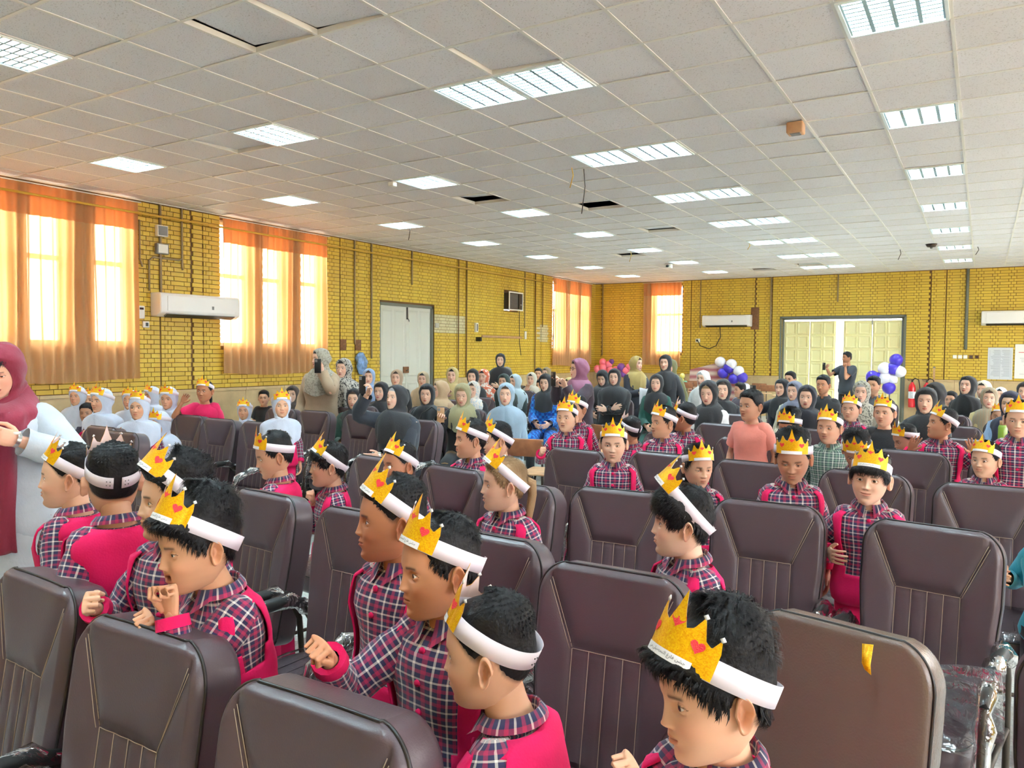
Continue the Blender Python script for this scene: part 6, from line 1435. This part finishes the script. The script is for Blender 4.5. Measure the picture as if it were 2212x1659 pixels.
wom('PH', 'woman in a black scarf holding a black phone before the cream door', 1689, 838, 38, 30, BK, (40, 44, 56), rh=(-.30, -.22, -.06), hk=('hold', 'relaxed'))
wom('GBs', 'woman in a grey-blue scarf and striped coat', 1716, 845, 42, 26, (112, 116, 134), (206, 200, 180), coatpat='stripe')
wom('BR', 'woman in a tight black scarf with a gold-edged coat', 1743, 858, 50, 10, (30, 30, 42), BK)
P['M1'] = person('person', 'man with dark hair behind the woman holding a black phone', 1707, 820, 32, 30, kind='man', pose='sit', hs='short', coat=(50, 54, 60), skin=(200, 150, 120))
P['M2'] = person('person', 'bearded man in a black shirt, hand at his mouth', 1778, 832, 40, 22, kind='man', pose='sit', hs='short', coat=(44, 46, 50), skin=(196, 140, 108), rh=(-.05, -.14, -.12), hk=('fist', 'relaxed'))
P['M3'] = person('person', 'man in a dark T-shirt standing in the bright door gap with a phone', 1829, 773, 27, 56, kind='man', pose='stand', hs='short', coat=(40, 44, 52), shirt='tee', body=40, skin=(176, 120, 90), rh=(-.12, -.48, -.20), lh=(.04, -.16, -.14), hk=('hold', 'fist'), z=1.62)
P['M4'] = person('person', 'man in a grey shirt sitting under the blue balloon', 1887, 833, 38, 20, kind='man', pose='sit', hs='short', coat=(84, 84, 90), skin=(204, 152, 122), smile=.5)
wom('PT', 'woman in a grey-brown patterned scarf beside the standing man', 1861, 847, 46, 8, (92, 92, 84), (120, 114, 100), scarfpat='check', hair='hair_grey')
wom('BE', 'woman in a black scarf before the fire extinguishers', 2000, 866, 56, 6, BK, (30, 30, 34))
wom('B2', 'woman in a black scarf hidden behind another black scarf, near the extinguishers', 2019, 850, 46, 40, (40, 38, 40), BK)
wom('BT', 'woman in a black scarf with raised chin before the stone ledge', 2090, 834, 42, 24, BK, BK, pitch=-10, smile=.6)
wom('CR', 'woman in a cream scarf half hidden by a brown scarf', 2124, 842, 42, 20, (230, 222, 204), (226, 208, 196), dd=.9)
wom('BB2', 'woman in a beige-brown striped scarf, facing the camera', 2137, 860, 44, 2, (160, 138, 112), (196, 180, 130), scarfpat='stripe', smile=.4)
wom('WN', 'girl in a white scarf behind the navy scarf', 2161, 852, 30, 14, (226, 228, 236), (226, 228, 236))
wom('NV', 'woman in a navy scarf and light blue shirt, chin resting', 2182, 872, 52, 14, (36, 38, 62), (150, 178, 214), smile=.8)
wom('ED', 'woman in a dark scarf cut by the frame edge', 2214, 846, 40, 10, (44, 40, 44), (70, 66, 70))
# seats under the seated grown-ups: near block padded, back block too
for k, p in list(P.items()):
    o = p['o']
    if p['Pl'][2] < .62 or o['label'].find('stand') < 0:
        pass
SEATS = [(x, y-.245) for x, y, a, l_ in CH_]
for k in WOM+['M1', 'M2', 'M4']:
    p = P[k]
    if 'standing' in P[k]['o']['label'] or k in ('T', 'ST', 'S2', 'BS', 'PU', 'GS', 'BG', 'OB'): continue
    lab = P[k]['o']['label'].replace(',', '').split(' ')
    f = np.array([math.sin(p['byaw']), -math.cos(p['byaw'])]); c = p['Pl'][:2]-f*.02
    if any((c[0]-x_)**2+(c[1]-y_)**2 < .48**2 for x_, y_ in SEATS): continue
    SEATS.append((c[0], c[1])); make_chair('chair under the '+' '.join(lab[:12]), (c[0], c[1], 0), p['byaw'])
# ================================================================== things held or set down
def W3(p, s_, off=(0, 0, 0)): a = p['arms'][s_]; return p['W']((a[2]+np.array(off))[None])[0]
def phone(p, s_, label, colr='dark_plastic', off=(0, -.08, .05), tilt=0., turn=0.):
    c = W3(p, s_, off); t = thing('phone', label, 'phone', c, p['byaw']+turn); t.rotation_euler = (tilt, 0, p['byaw']+turn)
    b_ = MB(); b_.rbox((0, 0, 0), (.075, .009, .155), .004, 0, 2); b_.obj('phone_case', [colr], t); b_ = MB(); b_.box((0, .0052, 0), (.068, .001, .145)); b_.obj('screen', ['screen'], t, smooth=False); b_ = MB(); b_.box((-.018, -.006, .055), (.028, .004, .028)); b_.obj('camera_bump', ['grey_plastic'], t, smooth=False)
mat('screen', (.02, .02, .025, 1), .1)
phone(P['T'], 1, 'black phone held by the woman in the white coat', off=(-.12, -.06, .0), turn=.3, tilt=-.5)
phone(P['ST'], 1, 'phone held up by the woman in the beige coat', off=(-.02, -.08, .06))
phone(P['BW'], -1, 'dark phone held high by the grey-haired woman', off=(0, -.06, .09))
phone(P['OL'], -1, 'pale phone held by the woman in the olive scarf', 'wood_light', off=(.02, -.07, .05))
phone(P['PU'], -1, 'black phone held sideways by the woman in the mauve scarf', off=(.05, -.09, .05))
phone(P['PH'], -1, 'black phone held by the woman before the cream door', off=(0, -.07, .08)); phone(P['M3'], -1, 'small phone in the hand of the man in the door gap', off=(0, -.09, .05))
def watch(p, s_, lab, m):
    a = p['arms'][s_]; d = nrm(a[2]-a[1]); c = a[2]+d*.014; b_ = MB(); c0 = p['W']((c-d*.008)[None])[0]; c1 = p['W']((c+d*.008)[None])[0]; b_.tube([c0, c1], [.031, .031], 18, caps=False); up_ = np.array([0, 0, 1.]); f0 = p['W']((c+up_*.026)[None])[0]; f1 = p['W']((c+up_*.036)[None])[0]
    t = thing('wrist_watch', lab, 'watch', (0, 0, 0)); b_.obj('strap', [m], t); b_ = MB(); b_.tube([f0, f1], .017, 16); b_.obj('dial', ['white_plastic'], t)
watch(P['T'], 1, 'silver wrist watch of the woman in the white coat', 'metal'); watch(P['BW'], 1, 'wrist watch of the grey-haired woman', 'metal')
# handbag with a gold C clasp
hbp = P['OL']; c = hbp['Pl']+np.array([-.20, -.28, .26]); t = thing('handbag', 'black handbag with a gold letter C clasp beside the olive scarf woman', 'handbag', c, hbp['byaw']-.1)
b_ = MB(); b_.rbox((0, 0, 0), (.30, .11, .20), .03, 0, 3); b_.obj('bag_body', ['black_rubber'], t); b_ = MB(); b_.rbox((0, -.06, .03), (.29, .012, .13), .005, 0, 2); b_.obj('flap', ['black_rubber'], t)
b_ = MB(); b_.tube([(.014*math.cos(a)*1.3, -.072, -.01+.02*math.sin(a)) for a in np.linspace(.7, 2*pi-.7, 14)], .0045, 6); b_.obj('letter_clasp', ['gold'], t); b_ = MB(); b_.tube([(-.14, 0, .09), (-.1, 0, .2), (0, .02, .27), (.1, 0, .2), (.14, 0, .09)], .008, 8); b_.obj('strap', ['black_rubber'], t)
# small round table with a copper flask
def pt(px, py, Y_): return ony(px, py, Y_)
dgp = P['DG']; tc_ = dgp['Pl']+np.array([0, 0, 0]); tx = onz(1390, 884, .78); t = thing('round_table', 'small brown round table before the woman in green', 'table', (tx[0], tx[1], 0))
b_ = MB(); b_.lathe([(.001, .76), (.24, .76), (.25, .77), (.25, .785), (.24, .79), (.001, .79)], n=28); b_.obj('tabletop', ['wood'], t); b_ = MB(); b_.lathe([(.001, .02), (.2, .02), (.19, .04), (.03, .06), (.022, .1), (.022, .76), (.001, .76)], n=18); b_.obj('pedestal', ['metal_dark'], t)
t = thing('flask', 'shiny copper vacuum flask on the small round table', 'flask', (tx[0]-.1, tx[1]-.02, .79)); b_ = MB(); b_.lathe([(.001, 0), (.055, 0), (.062, .02), (.06, .13), (.045, .17), (.03, .185), (.001, .19)], n=20); b_.obj('flask_body', ['copper'], t); b_ = MB(); b_.lathe([(.001, .185), (.03, .185), (.032, .22), (.02, .235), (.001, .236)], n=16); b_.obj('lid', ['white_plastic'], t)
b_ = MB(); b_.tube([(.055, 0, .04), (.1, 0, .06), (.1, 0, .13), (.045, 0, .16)], .007, 8); b_.obj('handle', ['dark_plastic'], t); b_ = MB(); b_.tube([(-.05, 0, .15), (-.085, 0, .18)], [.016, .008], 8); b_.obj('spout', ['dark_plastic'], t)
t = thing('tray', 'round copper tray under the vacuum flask', 'tray', (tx[0]-.1, tx[1]-.02, .79)); b_ = MB(); b_.lathe([(.001, .0), (.1, .0), (.12, .014), (.118, .016), (.098, .005), (.001, .005)], n=24); b_.obj('dish', ['copper'], t); b_ = MB(); b_.tube([(.119*math.cos(a), .119*math.sin(a), .015) for a in np.linspace(0, 2*pi, 25)], .003, 6, caps=False); b_.obj('rim', ['gold'], t)
# papers in the hands of the gold scarf woman
c = W3(P['GS'], -1, (.03, -.1, -.08)); b_ = MB(); V = [(-.1+.2*i/6, .02*math.sin(i), -.15+.3*j/6+.01*math.cos(i+j)) for j in range(7) for i in range(7)]; b_.add(V, [(j*7+i, j*7+i+1, j*7+i+8, j*7+i+7) for j in range(6) for i in range(6)]); o = b_.obj('papers', ['paper']); o.location = c; o.rotation_euler = (0, 0, P['GS']['byaw']); md = o.modifiers.new('t', 'SOLIDIFY'); md.thickness = .004; tag(o, 'white papers in the hands of the gold scarf woman', 'paper')
# tablet-arm chairs in wood behind the seated people
def tablet_chair(px, py, label, rz=0., z=.86):
    p_ = onz(px, py, z); t = thing('tablet_chair', label, 'chair', (p_[0], p_[1], 0), rz, 'wooden tablet-arm chairs at the back')
    b_ = MB(); b_.rbox((0, 0, .84), (.42, .02, .16), .009, 0, 2); b_.obj('backrest', ['wood'], t); b_ = MB(); b_.rbox((0, -.22, .45), (.42, .4, .02), .009, 0, 2); b_.obj('seat', ['wood'], t)
    b_ = MB(); b_.rbox((.27, -.28, .68), (.26, .40, .018), .008, 0, 2); b_.obj('writing_tablet', ['wood_light'], t)
    for sx in (-1, 1):
        b_ = MB(); b_.tube([(sx*.2, .04, 0), (sx*.2, .01, .45), (sx*.2, 0, .9)], .011, 8); b_.obj('leg', ['metal_dark'], t); b_ = MB(); b_.tube([(sx*.2, -.42, 0), (sx*.2, -.4, .44), (sx*.2, 0, .44)], .011, 8); b_.obj('leg', ['metal_dark'], t)
    b_ = MB(); b_.tube([(.2, -.3, .44), (.24, -.3, .67)], .01, 8); b_.obj('tablet_post', ['metal_dark'], t)
for i, (px, py, lab) in enumerate(((1285, 815, 'wooden tablet chair in the far corner beside the pink balloons'), (1500, 832, 'wooden tablet chair left of the woman in the white scarf'), (1640, 838, 'wooden tablet chair between blue balloons and the phone-holding woman'), (1662, 842, 'wooden tablet chair next to the cream door'), (1480, 835, 'wooden tablet chair behind the denim sleeve'), (1300, 962, 'empty wooden tablet chair in the aisle by the boy facing the camera'), (1125, 1000, 'empty wooden tablet chair in the aisle behind the braided girl'))):
    tablet_chair(px, py, lab, rz=random.uniform(-.3, .3), z=.80 if i < 5 else .7)
# striped folded board leaning on the back wall
p_ = ony(1545, 815, YB-.5); b_ = MB(); b_.add([(-.75, 0, -1.1), (.55, 0, -1.1), (.55, 0, .38), (.3, 0, .46), (-.72, 0, .2), (-.75, .04, -1.1), (.55, .04, -1.1), (.55, .04, .38), (.3, .04, .46), (-.72, .04, .2)], [(0, 1, 2, 3, 4), (9, 8, 7, 6, 5), (0, 5, 6, 1), (1, 6, 7, 2), (2, 7, 8, 3), (3, 8, 9, 4), (4, 9, 5, 0)])
m = mat('pink_stripe', srgb(200, 150, 148), .8); nt = m.node_tree; tc = N(nt, 'ShaderNodeTexCoord'); w_ = N(nt, 'ShaderNodeTexWave'); w_.inputs['Scale'].default_value = 1.6; w_.bands_direction = 'Z'; w_.inputs['Distortion'].default_value = 2; nt.links.new(tc.outputs['Object'], w_.inputs[0]); nt.links.new(mixc(nt, w_.outputs['Fac'], srgb(168, 92, 100), srgb(226, 204, 190)), nt.nodes['Principled BSDF'].inputs['Base Color'])
o = b_.obj('rolled_rug', ['pink_stripe'], smooth=False); o.location = tuple(p_); tag(o, 'pink striped folded rug propped behind the blue and white balloons', 'rug')
# bottles
def bottle(px, py, z, col_, lab, h=.2):
    p_ = onz(px, py, z); t = thing('water_bottle', lab, 'bottle', (p_[0], p_[1], z-h/2)); b_ = MB(); b_.lathe([(.001, 0), (.036, 0), (.038, .02), (.038, h*.72), (.03, h*.82), (.001, h*.83)], n=18); b_.obj('bottle_body', [mat('bottle_%d' % px, srgb(*col_), .25, coat=.4)], t); b_ = MB(); b_.lathe([(.001, h*.82), (.026, h*.82), (.027, h), (.001, h)], n=14); b_.obj('cap', ['dark_plastic' if px < 2120 else 'wood_light'], t)
    s_ = MB(); s_.rbox((0, 0, -.01), (.35, .28, .018), .008, 0, 2); s_.tube([(0, 0, -.01), (0, .05, -(z-h/2))], .012, 8); o = s_.obj('writing_desk', ['wood_light']); o.location = (p_[0], p_[1], z-h/2-.002); tag(o, 'small writing tablet holding the '+lab.split(' ')[0]+' bottle', 'desk')
bottle(2086, 895, 1.0, (90, 190, 200), 'turquoise drinking bottle between the black and beige scarves', .26); bottle(2166, 935, 1.0, (130, 160, 60), 'green bottle with a pale cap beside the navy scarf woman', .22)
t = thing('pole', 'thin white pole leaning on the ledge right of the cream door', 'pole', tuple(ony(2017, 830, YB-.12))); b_ = MB(); b_.box((0, 0, -.1), (.045, .045, 1.0)); b_.obj('shaft', ['wood_light'], t, smooth=False); b_ = MB(); b_.box((0, 0, .41), (.055, .055, .03)); b_.obj('end_cap', ['grey_plastic'], t, smooth=False)
